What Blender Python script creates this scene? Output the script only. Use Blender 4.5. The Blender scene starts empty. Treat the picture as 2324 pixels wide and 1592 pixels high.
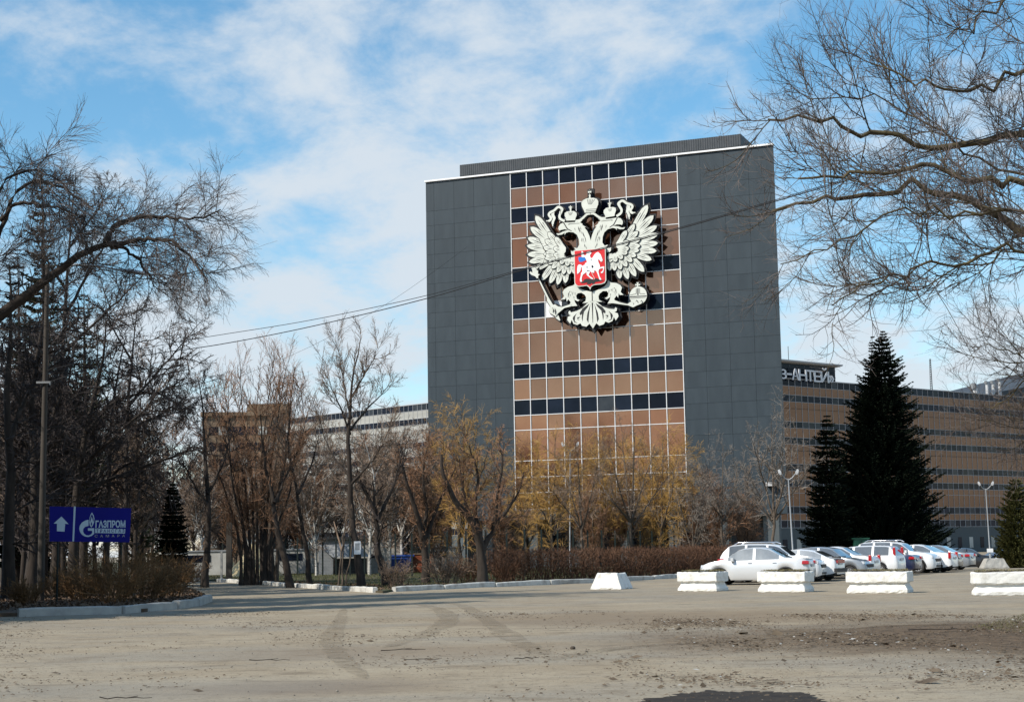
import bpy, math, random
import numpy as np
from mathutils import Vector, Matrix
random.seed(7); RNG = np.random.default_rng(11)
SC = bpy.context.scene; COL = SC.collection
R = math.radians

# ------------------------------------------------------------------ camera
F, CX, CY, HC = 3600.0, 1162.0, 796.0, 1.6          # focal length in pixels of a 2324 x 1592 picture
PITCH, ROLL = R(7.1377), R(-0.97805)
_cr, _sr, _cp, _sp = math.cos(ROLL), math.sin(ROLL), math.cos(PITCH), math.sin(PITCH)
def _rot(x, y, z):
    x, z = x*_cr - z*_sr, x*_sr + z*_cr
    return Vector((x, y*_cp - z*_sp, y*_sp + z*_cp))
cam_d = bpy.data.cameras.new('camera'); cam = bpy.data.objects.new('camera', cam_d); COL.objects.link(cam)
cam_d.sensor_width = 36; cam_d.lens = 36*F/2324; cam_d.clip_start = .1; cam_d.clip_end = 6000
_r, _f, _u = _rot(1, 0, 0), _rot(0, 1, 0), _rot(0, 0, 1)
cam.matrix_world = Matrix(((_r.x, _u.x, -_f.x, 0), (_r.y, _u.y, -_f.y, 0), (_r.z, _u.z, -_f.z, HC), (0, 0, 0, 1)))
SC.camera = cam

# ------------------------------------------------------------------ light
SUN_EL, SUN_AZ = R(41), R(-122)                       # azimuth clockwise from +Y (the view direction): behind, to the left
sdir = Vector((math.sin(SUN_AZ)*math.cos(SUN_EL), math.cos(SUN_AZ)*math.cos(SUN_EL), math.sin(SUN_EL)))
sun_d = bpy.data.lights.new('sun', 'SUN'); sun = bpy.data.objects.new('sun', sun_d); COL.objects.link(sun)
sun_d.energy = 5.0; sun_d.angle = R(.53); sun_d.color = (1, .94, .84)
sun.rotation_euler = (-sdir).to_track_quat('-Z', 'Y').to_euler(); sun.location = (-60, -40, 80)
W = bpy.data.worlds.new('World'); SC.world = W; W.use_nodes = True
def build_sky():
    nt = W.node_tree; N = nt.nodes; L = nt.links; N.clear()
    out = N.new('ShaderNodeOutputWorld'); bg = N.new('ShaderNodeBackground'); bg.inputs[1].default_value = .12
    sky = N.new('ShaderNodeTexSky'); sky.sky_type = 'NISHITA'; sky.sun_disc = False
    sky.sun_elevation = SUN_EL; sky.sun_rotation = SUN_AZ; sky.altitude = 50; sky.air_density = 1.1; sky.dust_density = .2; sky.ozone_density = 3.5
    tc = N.new('ShaderNodeTexCoord'); sep = N.new('ShaderNodeSeparateXYZ'); L.new(tc.outputs['Generated'], sep.inputs[0])
    def math_(op, a, b=None, clamp=False):
        m = N.new('ShaderNodeMath'); m.operation = op; m.use_clamp = clamp
        for i, v in enumerate((a, b)):
            if v is None: continue
            if isinstance(v, (int, float)): m.inputs[i].default_value = v
            else: L.new(v, m.inputs[i])
        return m.outputs[0]
    zz = math_('ADD', math_('MAXIMUM', sep.outputs[2], 0.0), .26)
    cx = math_('DIVIDE', sep.outputs[0], zz); cy = math_('DIVIDE', sep.outputs[1], zz)
    comb = N.new('ShaderNodeCombineXYZ'); L.new(cx, comb.inputs[0]); L.new(cy, comb.inputs[1])
    def noise(scale, detail, rough, dist, off, sx, sy, rot):
        mp = N.new('ShaderNodeMapping'); L.new(comb.outputs[0], mp.inputs[0])
        mp.inputs['Location'].default_value = off; mp.inputs['Scale'].default_value = (sx, sy, 1); mp.inputs['Rotation'].default_value = (0, 0, R(rot))
        n = N.new('ShaderNodeTexNoise'); L.new(mp.outputs[0], n.inputs[0]); n.inputs['Scale'].default_value = scale
        n.inputs['Detail'].default_value = detail; n.inputs['Roughness'].default_value = rough; n.inputs['Distortion'].default_value = dist
        return n.outputs[0]
    big = noise(1.5, 3, .5, .2, (3.1, 1.55, 0), 1, .8, 28)
    mid = noise(5.5, 12, .62, .15, (1.3, 4.2, 0), 1, .8, 28)
    s = math_('ADD', math_('MULTIPLY', big, .52), math_('MULTIPLY', mid, .60))
    low = math_('MULTIPLY', math_('SUBTRACT', .30, sep.outputs[2]), .28)     # thicker veil towards the horizon, all the way round
    s = math_('ADD', s, math_('MAXIMUM', low, -.01))
    mr = N.new('ShaderNodeMapRange'); mr.interpolation_type = 'SMOOTHSTEP'; L.new(s, mr.inputs[0])
    mr.inputs[1].default_value = .50; mr.inputs[2].default_value = .70; mr.inputs[3].default_value = .0; mr.inputs[4].default_value = .93
    mix = N.new('ShaderNodeMix'); mix.data_type = 'RGBA'; L.new(mr.outputs[0], mix.inputs[0])
    hs = N.new('ShaderNodeHueSaturation'); L.new(sky.outputs[0], hs.inputs['Color']); hs.inputs['Saturation'].default_value = 1.17; hs.inputs['Hue'].default_value = .487; hs.inputs['Value'].default_value = 1.28
    L.new(hs.outputs[0], mix.inputs[6]); mix.inputs[7].default_value = (5.4, 5.95, 6.5, 1)
    L.new(mix.outputs[2], bg.inputs[0]); L.new(bg.outputs[0], out.inputs[0])
build_sky()
vs = SC.view_settings; vs.view_transform = 'Standard'; vs.look = 'None'; vs.exposure = .12; vs.gamma = 1; vs.use_curve_mapping = False
SC.render.engine = 'CYCLES'; SC.render.resolution_x, SC.render.resolution_y = 1024, 701
SC.cycles.max_bounces = 6; SC.cycles.transparent_max_bounces = 16; SC.cycles.caustics_reflective = False; SC.cycles.caustics_refractive = False

# ------------------------------------------------------------------ picture -> place
def ray(px, py): return _rot((px-CX)/F, 1, -(py-CY)/F)
def at(px, py, Y):
    d = ray(px, py); return Vector((d.x*Y/d.y, Y, HC + d.z*Y/d.y))
def atz(px, py, z):
    d = ray(px, py); t = (z-HC)/d.z; return Vector((d.x*t, d.y*t, z))
def ground(px, py): return atz(px, py, 0)
def gxy(px, Y): d = ray(px, 1240); return Vector((d.x*Y/d.y, Y, 0))
class Plane:
    """a vertical plane through O with horizontal direction u; px() gives (along u, height)"""
    def __init__(s, O, u):
        s.O = Vector((O[0], O[1], 0)); s.u = Vector((u[0], u[1], 0)).normalized(); s.n = Vector((-s.u.y, s.u.x, 0))
        s.ang = math.atan2(s.u.y, s.u.x)
    def px(s, x, y):
        d = ray(x, y); t = s.O.dot(s.n)/d.dot(s.n); p = d*t
        return ((p-s.O).dot(s.u), HC + p.z)
    def shift(s, k): return Plane(s.O + s.n*k, s.u)

# ------------------------------------------------------------------ objects
def tag(o, label=None, cat=None, group=None, kind=None):
    if label: o['label'] = label
    if cat: o['category'] = cat
    if group: o['group'] = group
    if kind: o['kind'] = kind
    return o
def empty(name, loc=(0, 0, 0), rz=0, label=None, cat=None, group=None):
    o = bpy.data.objects.new(name, None); COL.objects.link(o); o.location = loc; o.rotation_euler = (0, 0, rz); o.empty_display_size = .2
    return tag(o, label, cat, group)
def link(name, me, parent=None, loc=(0, 0, 0), rot=(0, 0, 0), scale=(1, 1, 1)):
    o = bpy.data.objects.new(name, me); COL.objects.link(o); o.parent = parent; o.location = loc; o.rotation_euler = rot; o.scale = scale
    return o
def copy_tree(o, parent=None):
    c = o.copy(); COL.objects.link(c); c.parent = parent
    for ch in [x for x in o.children]: copy_tree(ch, c)
    return c
class MB:
    def __init__(s): s.v = []; s.f = []; s.m = []; s.sm = []
    def add(s, vs, fs, m=0, smooth=False):
        k = len(s.v); s.v += [tuple(v) for v in vs]; s.f += [tuple(i+k for i in f) for f in fs]; s.m += [m]*len(fs); s.sm += [smooth]*len(fs); return s
    def box(s, c, d, m=0, rz=0, taper=1):
        x, y, z = d[0]/2, d[1]/2, d[2]/2; ca, sa = math.cos(rz), math.sin(rz); vs = []
        for k in (-1, 1):
            t = taper if k > 0 else 1
            for i, j in ((-1, -1), (1, -1), (1, 1), (-1, 1)):
                a, b = i*x*t, j*y*t; vs.append((c[0]+a*ca-b*sa, c[1]+a*sa+b*ca, c[2]+k*z))
        return s.add(vs, [(3, 2, 1, 0), (4, 5, 6, 7), (0, 1, 5, 4), (1, 2, 6, 5), (2, 3, 7, 6), (3, 0, 4, 7)], m)
    def prism(s, pts, y0, y1, m=0, mside=None):
        """polygon in local x-z, extruded from y0 (front) to y1 (back)"""
        n = len(pts); A = sum(pts[i][0]*pts[(i+1) % n][1]-pts[(i+1) % n][0]*pts[i][1] for i in range(n))
        if A < 0: pts = pts[::-1]
        k = [(p[0], y0, p[1]) for p in pts] + [(p[0], y1, p[1]) for p in pts]
        s.add(k, [tuple(range(n))], m)
        return s.add(k, [(i, n+i, n+(i+1) % n, (i+1) % n) for i in range(n)] + [tuple(range(2*n-1, n-1, -1))], m if mside is None else mside)
    def tube(s, pts, r, n=8, m=0, cap=True):
        pts = [Vector(p) for p in pts]; K = len(pts); rr = r if isinstance(r, (list, tuple)) else [r]*K; vs = []
        for i, p in enumerate(pts):
            t = (pts[min(i+1, K-1)]-pts[max(i-1, 0)]).normalized(); a = Vector((0, 0, 1)) if abs(t.z) < .9 else Vector((1, 0, 0))
            U = t.cross(a).normalized(); V = t.cross(U)
            for j in range(n): q = 2*math.pi*j/n; vs.append(p + (U*math.cos(q)+V*math.sin(q))*rr[i])
        fs = [(i*n+j, i*n+(j+1) % n, (i+1)*n+(j+1) % n, (i+1)*n+j) for i in range(K-1) for j in range(n)]
        if cap: s.add(vs, [tuple(range(n)), tuple(range(K*n-1, (K-1)*n-1, -1))], m)
        return s.add(vs, fs, m, n > 5)
    def loft(s, rings, m=0, cap=True, smooth=False):
        n = len(rings[0]); vs = [p for r in rings for p in r]; K = len(rings)
        fs = [(i*n+j, i*n+(j+1) % n, (i+1)*n+(j+1) % n, (i+1)*n+j) for i in range(K-1) for j in range(n)]
        s.add(vs, fs, m, smooth)
        if cap: s.add(vs, [tuple(range(n-1, -1, -1)), tuple(range((K-1)*n, K*n))], m)
        return s
    def mesh(s, name, mats):
        me = bpy.data.meshes.new(name); me.from_pydata(s.v, [], s.f)
        for x in (mats if isinstance(mats, (list, tuple)) else [mats]): me.materials.append(x)
        me.polygons.foreach_set('material_index', s.m); me.polygons.foreach_set('use_smooth', s.sm); me.update(); return me
    def build(s, name, mats, parent=None, **k): return link(name, s.mesh(name, mats), parent, **k)
def fix_normals(o):
    import bmesh
    bm = bmesh.new(); bm.from_mesh(o.data); bmesh.ops.recalc_face_normals(bm, faces=bm.faces); bm.to_mesh(o.data); bm.free(); return o
def np_mesh(name, V, Q, mat, smooth=False):
    me = bpy.data.meshes.new(name); V = np.ascontiguousarray(V, np.float32); Q = np.ascontiguousarray(Q, np.int32); k = Q.shape[1]
    me.vertices.add(len(V)); me.vertices.foreach_set('co', V.ravel()); me.loops.add(Q.size); me.loops.foreach_set('vertex_index', Q.ravel())
    me.polygons.add(len(Q)); me.polygons.foreach_set('loop_start', np.arange(0, Q.size, k, dtype=np.int32)); me.polygons.foreach_set('loop_total', np.full(len(Q), k, np.int32))
    if smooth: me.polygons.foreach_set('use_smooth', np.ones(len(Q), bool))
    me.update(calc_edges=True); me.materials.append(mat); return me

# ------------------------------------------------------------------ materials
def mat(name, c1, c2=None, scale=4, detail=5, rough=.8, metal=0, spec=.4, bump=0, bscale=None, stretch=(1, 1, 1), lo=.35, hi=.65, rand=0, coat=0, rrange=0):
    m = bpy.data.materials.new(name); m.use_nodes = True; N = m.node_tree.nodes; L = m.node_tree.links; b = N['Principled BSDF']
    b.inputs['Roughness'].default_value = rough; b.inputs['Metallic'].default_value = metal; b.inputs['Specular IOR Level'].default_value = spec
    b.inputs['Coat Weight'].default_value = coat; b.inputs['Coat Roughness'].default_value = .05
    b.inputs['Base Color'].default_value = (*c1, 1)
    if c2 is not None or bump or rrange:
        tc = N.new('ShaderNodeTexCoord'); mp = N.new('ShaderNodeMapping'); L.new(tc.outputs['Object'], mp.inputs[0]); mp.inputs['Scale'].default_value = stretch
        if rand:
            oi = N.new('ShaderNodeObjectInfo'); vm = N.new('ShaderNodeVectorMath'); vm.operation = 'SCALE'; vm.inputs[0].default_value = (37, 53, 71); L.new(oi.outputs['Random'], vm.inputs['Scale']); L.new(vm.outputs[0], mp.inputs['Location'])
        n = N.new('ShaderNodeTexNoise'); L.new(mp.outputs[0], n.inputs[0]); n.inputs['Scale'].default_value = scale; n.inputs['Detail'].default_value = detail; n.inputs['Roughness'].default_value = .6
        mr = N.new('ShaderNodeMapRange'); L.new(n.outputs[0], mr.inputs[0]); mr.inputs[1].default_value = lo; mr.inputs[2].default_value = hi
        if c2 is not None:
            mx = N.new('ShaderNodeMix'); mx.data_type = 'RGBA'; mx.inputs[6].default_value = (*c1, 1); mx.inputs[7].default_value = (*c2, 1); L.new(mr.outputs[0], mx.inputs[0])
            o = mx.outputs[2]
            if rand:
                hs = N.new('ShaderNodeHueSaturation'); L.new(o, hs.inputs['Color']); r2 = N.new('ShaderNodeMapRange'); L.new(oi.outputs['Random'], r2.inputs[0]); r2.inputs[3].default_value = 1-rand; r2.inputs[4].default_value = 1+rand; L.new(r2.outputs[0], hs.inputs['Value']); o = hs.outputs[0]
            L.new(o, b.inputs['Base Color'])
        if rrange:
            r3 = N.new('ShaderNodeMapRange'); L.new(n.outputs[0], r3.inputs[0]); r3.inputs[1].default_value = .3; r3.inputs[2].default_value = .7; r3.inputs[3].default_value = rough-rrange; r3.inputs[4].default_value = rough+rrange; L.new(r3.outputs[0], b.inputs['Roughness'])
        if bump:
            n2 = n
            if bscale: n2 = N.new('ShaderNodeTexNoise'); L.new(mp.outputs[0], n2.inputs[0]); n2.inputs['Scale'].default_value = bscale; n2.inputs['Detail'].default_value = 5
            bp = N.new('ShaderNodeBump'); bp.inputs['Strength'].default_value = 1; bp.inputs['Distance'].default_value = bump; L.new(n2.outputs[0], bp.inputs['Height']); L.new(bp.outputs[0], b.inputs['Normal'])
    return m
M = {}
M['clad'] = mat('grey_cladding', (.025, .037, .047), (.034, .048, .059), 1.0, rough=.55, spec=.3, rand=.05, stretch=(2.5, 2.5, .35))
M['core'] = mat('dark_core', (.02, .022, .025))
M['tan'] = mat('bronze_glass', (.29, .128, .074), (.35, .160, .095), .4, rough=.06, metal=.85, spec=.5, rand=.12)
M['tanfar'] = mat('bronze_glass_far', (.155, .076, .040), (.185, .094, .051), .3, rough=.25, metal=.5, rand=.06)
M['dark'] = mat('dark_window_glass', (.006, .009, .017), (.010, .014, .026), 1, rough=.06, spec=.12, rand=.4)
M['dark2'] = mat('curtained_window_glass', (.022, .026, .033), (.04, .045, .052), 1, rough=.08, spec=.15, rand=.4)
M['frame'] = mat('white_frame', (.68, .68, .68), rough=.5)
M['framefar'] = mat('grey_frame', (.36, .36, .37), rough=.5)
M['whitetrim'] = mat('white_trim', (.80, .80, .80), rough=.5)
M['rib'] = mat('ribbed_metal', (.04, .046, .052), (.055, .06, .067), 2, rough=.6, metal=0)
M['teal'] = mat('ground_floor_paint', (.055, .07, .078), (.075, .09, .096), 1.5, rough=.7)
M['cream'] = mat('cream_painted_metal', (.58, .59, .52), (.66, .67, .60), .8, rough=.5)
M['black'] = mat('black_paint', (.010, .010, .012), rough=.6)
M['red'] = mat('red_paint', (.60, .012, .016), (.66, .016, .02), 1, rough=.4)
M['white'] = mat('white_paint', (.82, .82, .82), rough=.45)
M['blue'] = mat('blue_paint', (.01, .16, .55), rough=.4)
M['brick_dull'] = mat('brown_brick', (.17, .11, .07), (.24, .17, .11), 1.5, rough=.9)
M['pale_panel'] = mat('pale_panel', (.30, .29, .26), (.42, .41, .38), .6, rough=.5, rand=.25)
M['bark'] = mat('dark_bark', (.024, .018, .0145), (.05, .038, .03), 6, rough=.95, bump=.02, stretch=(1, 1, .25))
M['bark_pale'] = mat('pale_bark', (.07, .053, .04), (.13, .10, .075), 6, rough=.95, bump=.02, stretch=(1, 1, .25))
M['bark_moss'] = mat('mossy_bark', (.05, .038, .022), (.11, .088, .042), 3, rough=.95, bump=.02)
M['birch'] = mat('birch_bark', (.50, .48, .44), (.10, .09, .08), 3, rough=.9, lo=.52, hi=.66, stretch=(1, 1, 3))
M['twig'] = mat('brown_twig', (.15, .104, .072), (.24, .172, .125), 2, rough=.9)
M['twig_will'] = mat('willow_twig', (.08, .061, .052), (.14, .112, .098), 2, rough=.9)
M['twig_dark'] = mat('dark_twig', (.030, .023, .021), (.055, .043, .04), 2, rough=.9)
M['twig_red'] = mat('reddish_twig', (.20, .105, .058), (.30, .168, .096), 2, rough=.9)
M['twig_gold'] = mat('golden_twig', (.36, .205, .055), (.50, .30, .085), 1.5, rough=.85)
M['twig_grey'] = mat('grey_twig', (.17, .145, .12), (.24, .205, .175), 2, rough=.9)
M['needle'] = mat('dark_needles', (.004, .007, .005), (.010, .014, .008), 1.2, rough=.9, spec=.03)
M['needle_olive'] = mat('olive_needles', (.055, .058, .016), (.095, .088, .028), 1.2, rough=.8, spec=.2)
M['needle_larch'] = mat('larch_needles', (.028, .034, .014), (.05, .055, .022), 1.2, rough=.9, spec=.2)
M['hedge'] = mat('hedge_twigs', (.080, .038, .021), (.125, .064, .036), .8, rough=.95)
M['shrub'] = mat('shrub_twigs', (.13, .070, .030), (.18, .105, .045), 1, rough=.95)
M['soil'] = mat('soil', (.05, .038, .028), (.085, .066, .048), 3, rough=1, bump=.03, bscale=8)
M['litter'] = mat('leaf_litter', (.075, .045, .028), (.14, .09, .055), 2, rough=.95)
M['grass'] = mat('spring_grass', (.05, .07, .018), (.12, .11, .04), 1.2, rough=.9)
M['grass_dry'] = mat('dry_grass', (.16, .14, .06), (.24, .20, .10), 2, rough=.95)
M['kerb'] = mat('whitewashed_kerb', (.56, .55, .51), (.28, .26, .23), 2.2, rough=.9, bump=.008, bscale=14, lo=.45, hi=.75, rand=.12)
M['wash'] = mat('whitewashed_concrete', (.74, .73, .69), (.50, .47, .41), 4.5, rough=.85, bump=.012, bscale=16, lo=.5, hi=.8, rand=.04)
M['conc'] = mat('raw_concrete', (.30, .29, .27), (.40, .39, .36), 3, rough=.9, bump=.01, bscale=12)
M['pole'] = mat('concrete_pole', (.045, .038, .031), (.07, .058, .048), 2, rough=.9, stretch=(1, 1, .2))  # concrete darkened so the shade of the wood sits in its colour
M['galv'] = mat('galvanised_steel', (.26, .27, .28), (.34, .35, .36), 3, rough=.45, metal=.3)
M['lampwhite'] = mat('lamp_housing', (.5, .5, .5), rough=.4)
M['post'] = mat('dark_green_post', (.008, .016, .014), rough=.6)
M['wire'] = mat('black_cable', (.012, .012, .013), rough=.6)
M['signblue'] = mat('sign_blue', (.002, .004, .15), (.003, .005, .17), 1, rough=.4, spec=.1)
M['signwhite'] = mat('sign_white', (.42, .52, .60), rough=.5, spec=.1)
M['rubber'] = mat('tyre_rubber', (.028, .027, .026), (.05, .048, .045), 6, rough=.85)
M['rim'] = mat('alloy_rim', (.55, .55, .56), rough=.3, metal=.6)
M['glass'] = mat('car_glass', (.05, .055, .06), (.10, .11, .115), 1.2, rough=.03, spec=1.0, coat=1)
M['glass_skylit'] = mat('skylit_car_glass', (.20, .215, .225), (.36, .38, .39), .9, rough=.04, spec=1.0, coat=1)  # lighter copy of the car glass, reflected sky brightness put into its colour
M['plastic'] = mat('black_plastic', (.02, .02, .021), rough=.6)
M['redlens'] = mat('red_lens', (.36, .008, .012), rough=.15, coat=.5)
M['clearlens'] = mat('clear_lens', (.55, .57, .6), rough=.12, coat=.6)
M['chrome'] = mat('chrome', (.7, .7, .72), rough=.12, metal=1)
M['plate'] = mat('number_plate', (.55, .55, .55), rough=.5)
M['under'] = mat('car_underside', (.01, .01, .01), rough=.9)
def paint(name, c, metal=.0): 
    m = mat(name, c, tuple(x*.93 for x in c), .8, rough=.32, metal=metal, spec=.5, coat=.8, rrange=.06); return m
P = {'silver': paint('silver_paint', (.66, .67, .68), .15), 'white': paint('white_car_paint', (.80, .80, .80)), 'grey': paint('grey_car_paint', (.28, .30, .32), .2),
     'dgrey': paint('dark_grey_car_paint', (.085, .09, .10), .2), 'navy': paint('navy_car_paint', (.012, .018, .06)), 'black': paint('black_car_paint', (.012, .012, .014)), 'blue': paint('blue_car_paint', (.012, .03, .16))}
# ================================================================== ground and kerbs
def ss(a, b, x):
    t = np.clip((x-a)/(b-a), 0, 1); return t*t*(3-2*t)
def gz(x, y): return float(-.55*ss(92, 130, y)*ss(16, 32, x))
def ground_material():
    m = mat('dusty_asphalt', (.3, .27, .22), rough=.92); N = m.node_tree.nodes; L = m.node_tree.links; b = N['Principled BSDF']
    b.inputs['Specular IOR Level'].default_value = .25
    tc = N.new('ShaderNodeTexCoord')
    def noise(scale, detail=6, rough=.6, st=(1, 1, 1), dist=0):
        mp = N.new('ShaderNodeMapping'); L.new(tc.outputs['Object'], mp.inputs[0]); mp.inputs['Scale'].default_value = st
        n = N.new('ShaderNodeTexNoise'); L.new(mp.outputs[0], n.inputs[0]); n.inputs['Scale'].default_value = scale; n.inputs['Detail'].default_value = detail; n.inputs['Roughness'].default_value = rough; n.inputs['Distortion'].default_value = dist; return n.outputs[0]
    def rng(v, a, b_, c=0, d=1):
        r = N.new('ShaderNodeMapRange'); r.interpolation_type = 'SMOOTHSTEP'; L.new(v, r.inputs[0]); r.inputs[1].default_value, r.inputs[2].default_value, r.inputs[3].default_value, r.inputs[4].default_value = a, b_, c, d; return r.outputs[0]
    def mix(f, a, b_):
        x = N.new('ShaderNodeMix'); x.data_type = 'RGBA'; L.new(f, x.inputs[0])
        for i, v in ((6, a), (7, b_)):
            if isinstance(v, tuple): x.inputs[i].default_value = (*v, 1)
            else: L.new(v, x.inputs[i])
        return x.outputs[2]
    def mul(a, b_):
        x = N.new('ShaderNodeMath'); x.operation = 'MULTIPLY'; L.new(a, x.inputs[0])
        if isinstance(b_, float): x.inputs[1].default_value = b_
        else: L.new(b_, x.inputs[1])
        return x.outputs[0]
    def ellipse(c, rx, ry, rot, soft=.5, amp=1.1):
        # a patch with ragged edge, fixed to the ground
        mp = N.new('ShaderNodeMapping'); mp.vector_type = 'TEXTURE'; L.new(tc.outputs['Object'], mp.inputs[0]); mp.inputs['Location'].default_value = (c[0], c[1], 0); mp.inputs['Rotation'].default_value = (0, 0, rot); mp.inputs['Scale'].default_value = (rx, ry, 1)
        ln = N.new('ShaderNodeVectorMath'); ln.operation = 'LENGTH'; L.new(mp.outputs[0], ln.inputs[0])
        a = N.new('ShaderNodeMath'); a.operation = 'MULTIPLY_ADD'; L.new(noise(.55, 7, .65), a.inputs[0]); a.inputs[1].default_value = amp; L.new(ln.outputs[1], a.inputs[2])
        return rng(a.outputs[0], 1.1+soft+.3, .95, 0, 1)
    dust = mix(rng(noise(.35, 5), .35, .65), (.33, .278, .20), (.28, .228, .158))
    asph = mix(rng(noise(60, 3), .3, .7), (.24, .212, .168), (.285, .248, .19))
    c = mix(rng(noise(.12, 6, .62, (1, 2.2, 1)), .42, .62), dust, asph)
    c = mix(mul(rng(noise(1.4, 8, .7, (.55, 1, 1)), .50, .68), .75), c, (.165, .13, .09))
    c = mix(mul(rng(noise(5, 10, .8, (.6, 1, 1)), .50, .62), .55), c, (.16, .125, .085)); c = mix(mul(rng(noise(15, 3, .6), .60, .66), .75), c, (.085, .066, .046)); c = mix(mul(rng(noise(11, 6, .7), .58, .68), .45), c, (.42, .365, .275))
    g = ground(2080, 1445); c = mix(mul(ellipse(g, 5.8, 4.2, .1), .8), c, mix(rng(noise(3.2, 8, .7), .4, .62), (.17, .12, .074), (.085, .06, .037)))
    g = ground(2324, 1440); c = mix(mul(ellipse(g, 4.0, 6.5, 0), .92), c, mix(rng(noise(4, 8, .7), .4, .62), (.135, .092, .055), (.05, .035, .022)))
    g = ground(1500, 1400); c = mix(mul(ellipse(g, 5.5, 4.5, 0), .6), c, (.18, .128, .078))
    g = ground(900, 1478); c = mix(mul(ellipse(g, 2.6, 2.0, 0, .6), .5), c, (.20, .15, .10))
    g = ground(680, 1560); c = mix(mul(ellipse(g, 1.5, 1.2, 0, .6), .6), c, (.17, .13, .095))
    g = ground(400, 1560); c = mix(mul(ellipse(g, 2.4, 1.5, 0, .6), .35), c, (.20, .19, .165))
    L.new(c, b.inputs['Base Color'])
    bp = N.new('ShaderNodeBump'); bp.inputs['Strength'].default_value = .9; bp.inputs['Distance'].default_value = .02
    ad = N.new('ShaderNodeMath'); ad.operation = 'ADD'; L.new(noise(3, 8, .7), ad.inputs[0]); L.new(mul(noise(45, 3), .35), ad.inputs[1]); L.new(ad.outputs[0], bp.inputs['Height']); L.new(bp.outputs[0], b.inputs['Normal'])
    return m
M['ground'] = ground_material(); M['letterframe'] = mat('dark_frame', (.03, .035, .045))
xs = np.unique(np.concatenate([np.linspace(-1800, -80, 12), np.linspace(-80, 90, 120), np.linspace(90, 1800, 12)]))
ys = np.unique(np.concatenate([np.linspace(-400, 5, 10), np.linspace(5, 170, 190), np.linspace(170, 4000, 16)]))
gx, gy = np.meshgrid(xs, ys); near = (np.abs(gx) < 80) & (gy < 120)
gzv = -.55*ss(92, 130, gy)*ss(16, 32, gx) + np.where(near, .012*np.sin(gx*1.7+gy*.6)*np.sin(gy*1.1-gx*.4), 0)
nx, ny = len(xs), len(ys); ii = (np.arange(ny-1)[:, None]*nx+np.arange(nx-1)[None]).ravel()
tag(link('ground', np_mesh('ground', np.stack([gx, gy, gzv], -1).reshape(-1, 3), np.stack([ii, ii+1, ii+nx+1, ii+nx], 1), M['ground'], True)), 'dusty pale asphalt forecourt with muddy patches', None, None, 'structure')

def sheet(name, pts, z0, z1, m, label, kind='structure'):
    mb = MB(); n = len(pts); A = sum(pts[i][0]*pts[(i+1) % n][1]-pts[(i+1) % n][0]*pts[i][1] for i in range(n))
    if A < 0: pts = pts[::-1]
    lo = [(p[0], p[1], z0) for p in pts]; hi = [(p[0], p[1], z1) for p in pts]
    mb.add(lo+hi, [tuple(range(n, 2*n))] + [(i, (i+1) % n, n+(i+1) % n, n+i) for i in range(n)])
    return tag(mb.build(name, m), label, None, None, kind)
G2 = lambda px, py: tuple(ground(px, py)[:2])
M['verge'] = mat('grass_and_bare_soil', (.045, .055, .020), (.075, .055, .036), .5, detail=8, rough=1, bump=.04, bscale=5, lo=.42, hi=.6)
M['islandsoil'] = mat('soil_with_litter', (.060, .040, .027), (.10, .068, .045), 1.4, detail=8, rough=1, bump=.05, bscale=5)
K_island = [G2(-500, 1406), G2(40, 1399), G2(340, 1389), G2(440, 1376), G2(474, 1364)]
isl_back = [G2(462, 1352), G2(430, 1340), G2(395, 1330), G2(250, 1322), G2(-600, 1316)]
sheet('planted_island', [(p[0]-.25, p[1]+.42) for p in K_island] + isl_back, -.05, .10, M['islandsoil'], 'bare soil island with dead leaves left of the side road')
K_left = [G2(495, 1319), G2(610, 1327), G2(720, 1335), G2(852, 1344)]
K_right = [G2(893, 1341.5), G2(1065, 1333), G2(1200, 1327.5), G2(1343, 1322), G2(1450, 1316), G2(1545, 1310)]
far_pt = gxy(1640, 96)
sheet('grass_verge', [(p[0]-.05, p[1]+.14) for p in K_left + [G2(872, 1345)] + K_right] + [tuple(far_pt[:2]), tuple(gxy(1700, 150)[:2]), (20, 420), (-260, 420), (-75, 118), G2(440, 1314)], -.05, .085, M['verge'], 'worn grass verge with bare soil behind the kerb')

def kerb_run(name, pts, n_per, label, gaps=(), seed=1, h=.16, w=.20, m='kerb'):
    m_ = m; rg = random.Random(seed); root = empty(name, (0, 0, 0)); tag(root, label, None, None, 'structure')
    P2 = [Vector((p[0], p[1])) for p in pts]; seg = [(P2[i+1]-P2[i]).length for i in range(len(P2)-1)]; tot = sum(seg); k = 0; s = 0
    def pos(s):
        for i, l in enumerate(seg):
            if s <= l or i == len(seg)-1: return P2[i]+(P2[i+1]-P2[i])*(s/l)
            s -= l
    while s < tot-.4:
        L = min(n_per*rg.uniform(.9, 1.1), tot-s); a, b = pos(s), pos(s+L); c = (a+b)/2; ang = math.atan2(b.y-a.y, b.x-a.x); ln = (b-a).length-.025
        if k not in gaps:
            rings = []; nr = 7
            for i in range(nr):
                x = -ln/2+ln*i/(nr-1); e = .02 if i in (0, nr-1) else 0
                j = lambda q: rg.gauss(0, q)
                rings.append([(x, -w/2+j(.004), -.1), (x, w/2+j(.004), -.1), (x, w/2-.008+j(.004), h-e-.02+j(.006)), (x, w/2-.03, h-e+j(.006)), (x, -w/2+.035+j(.006), h-e+j(.006)), (x, -w/2+.006+j(.006), h-e-.03+j(.008))])
            mb = MB().loft(rings); o = mb.build('kerbstone', M[m_], root, loc=(c.x, c.y, gz(c.x, c.y)+rg.gauss(0, .012)), rot=(rg.gauss(0, .02), rg.gauss(0, .008), ang+rg.gauss(0, .012))); fix_normals(o)
        s += L; k += 1
    return root
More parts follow.
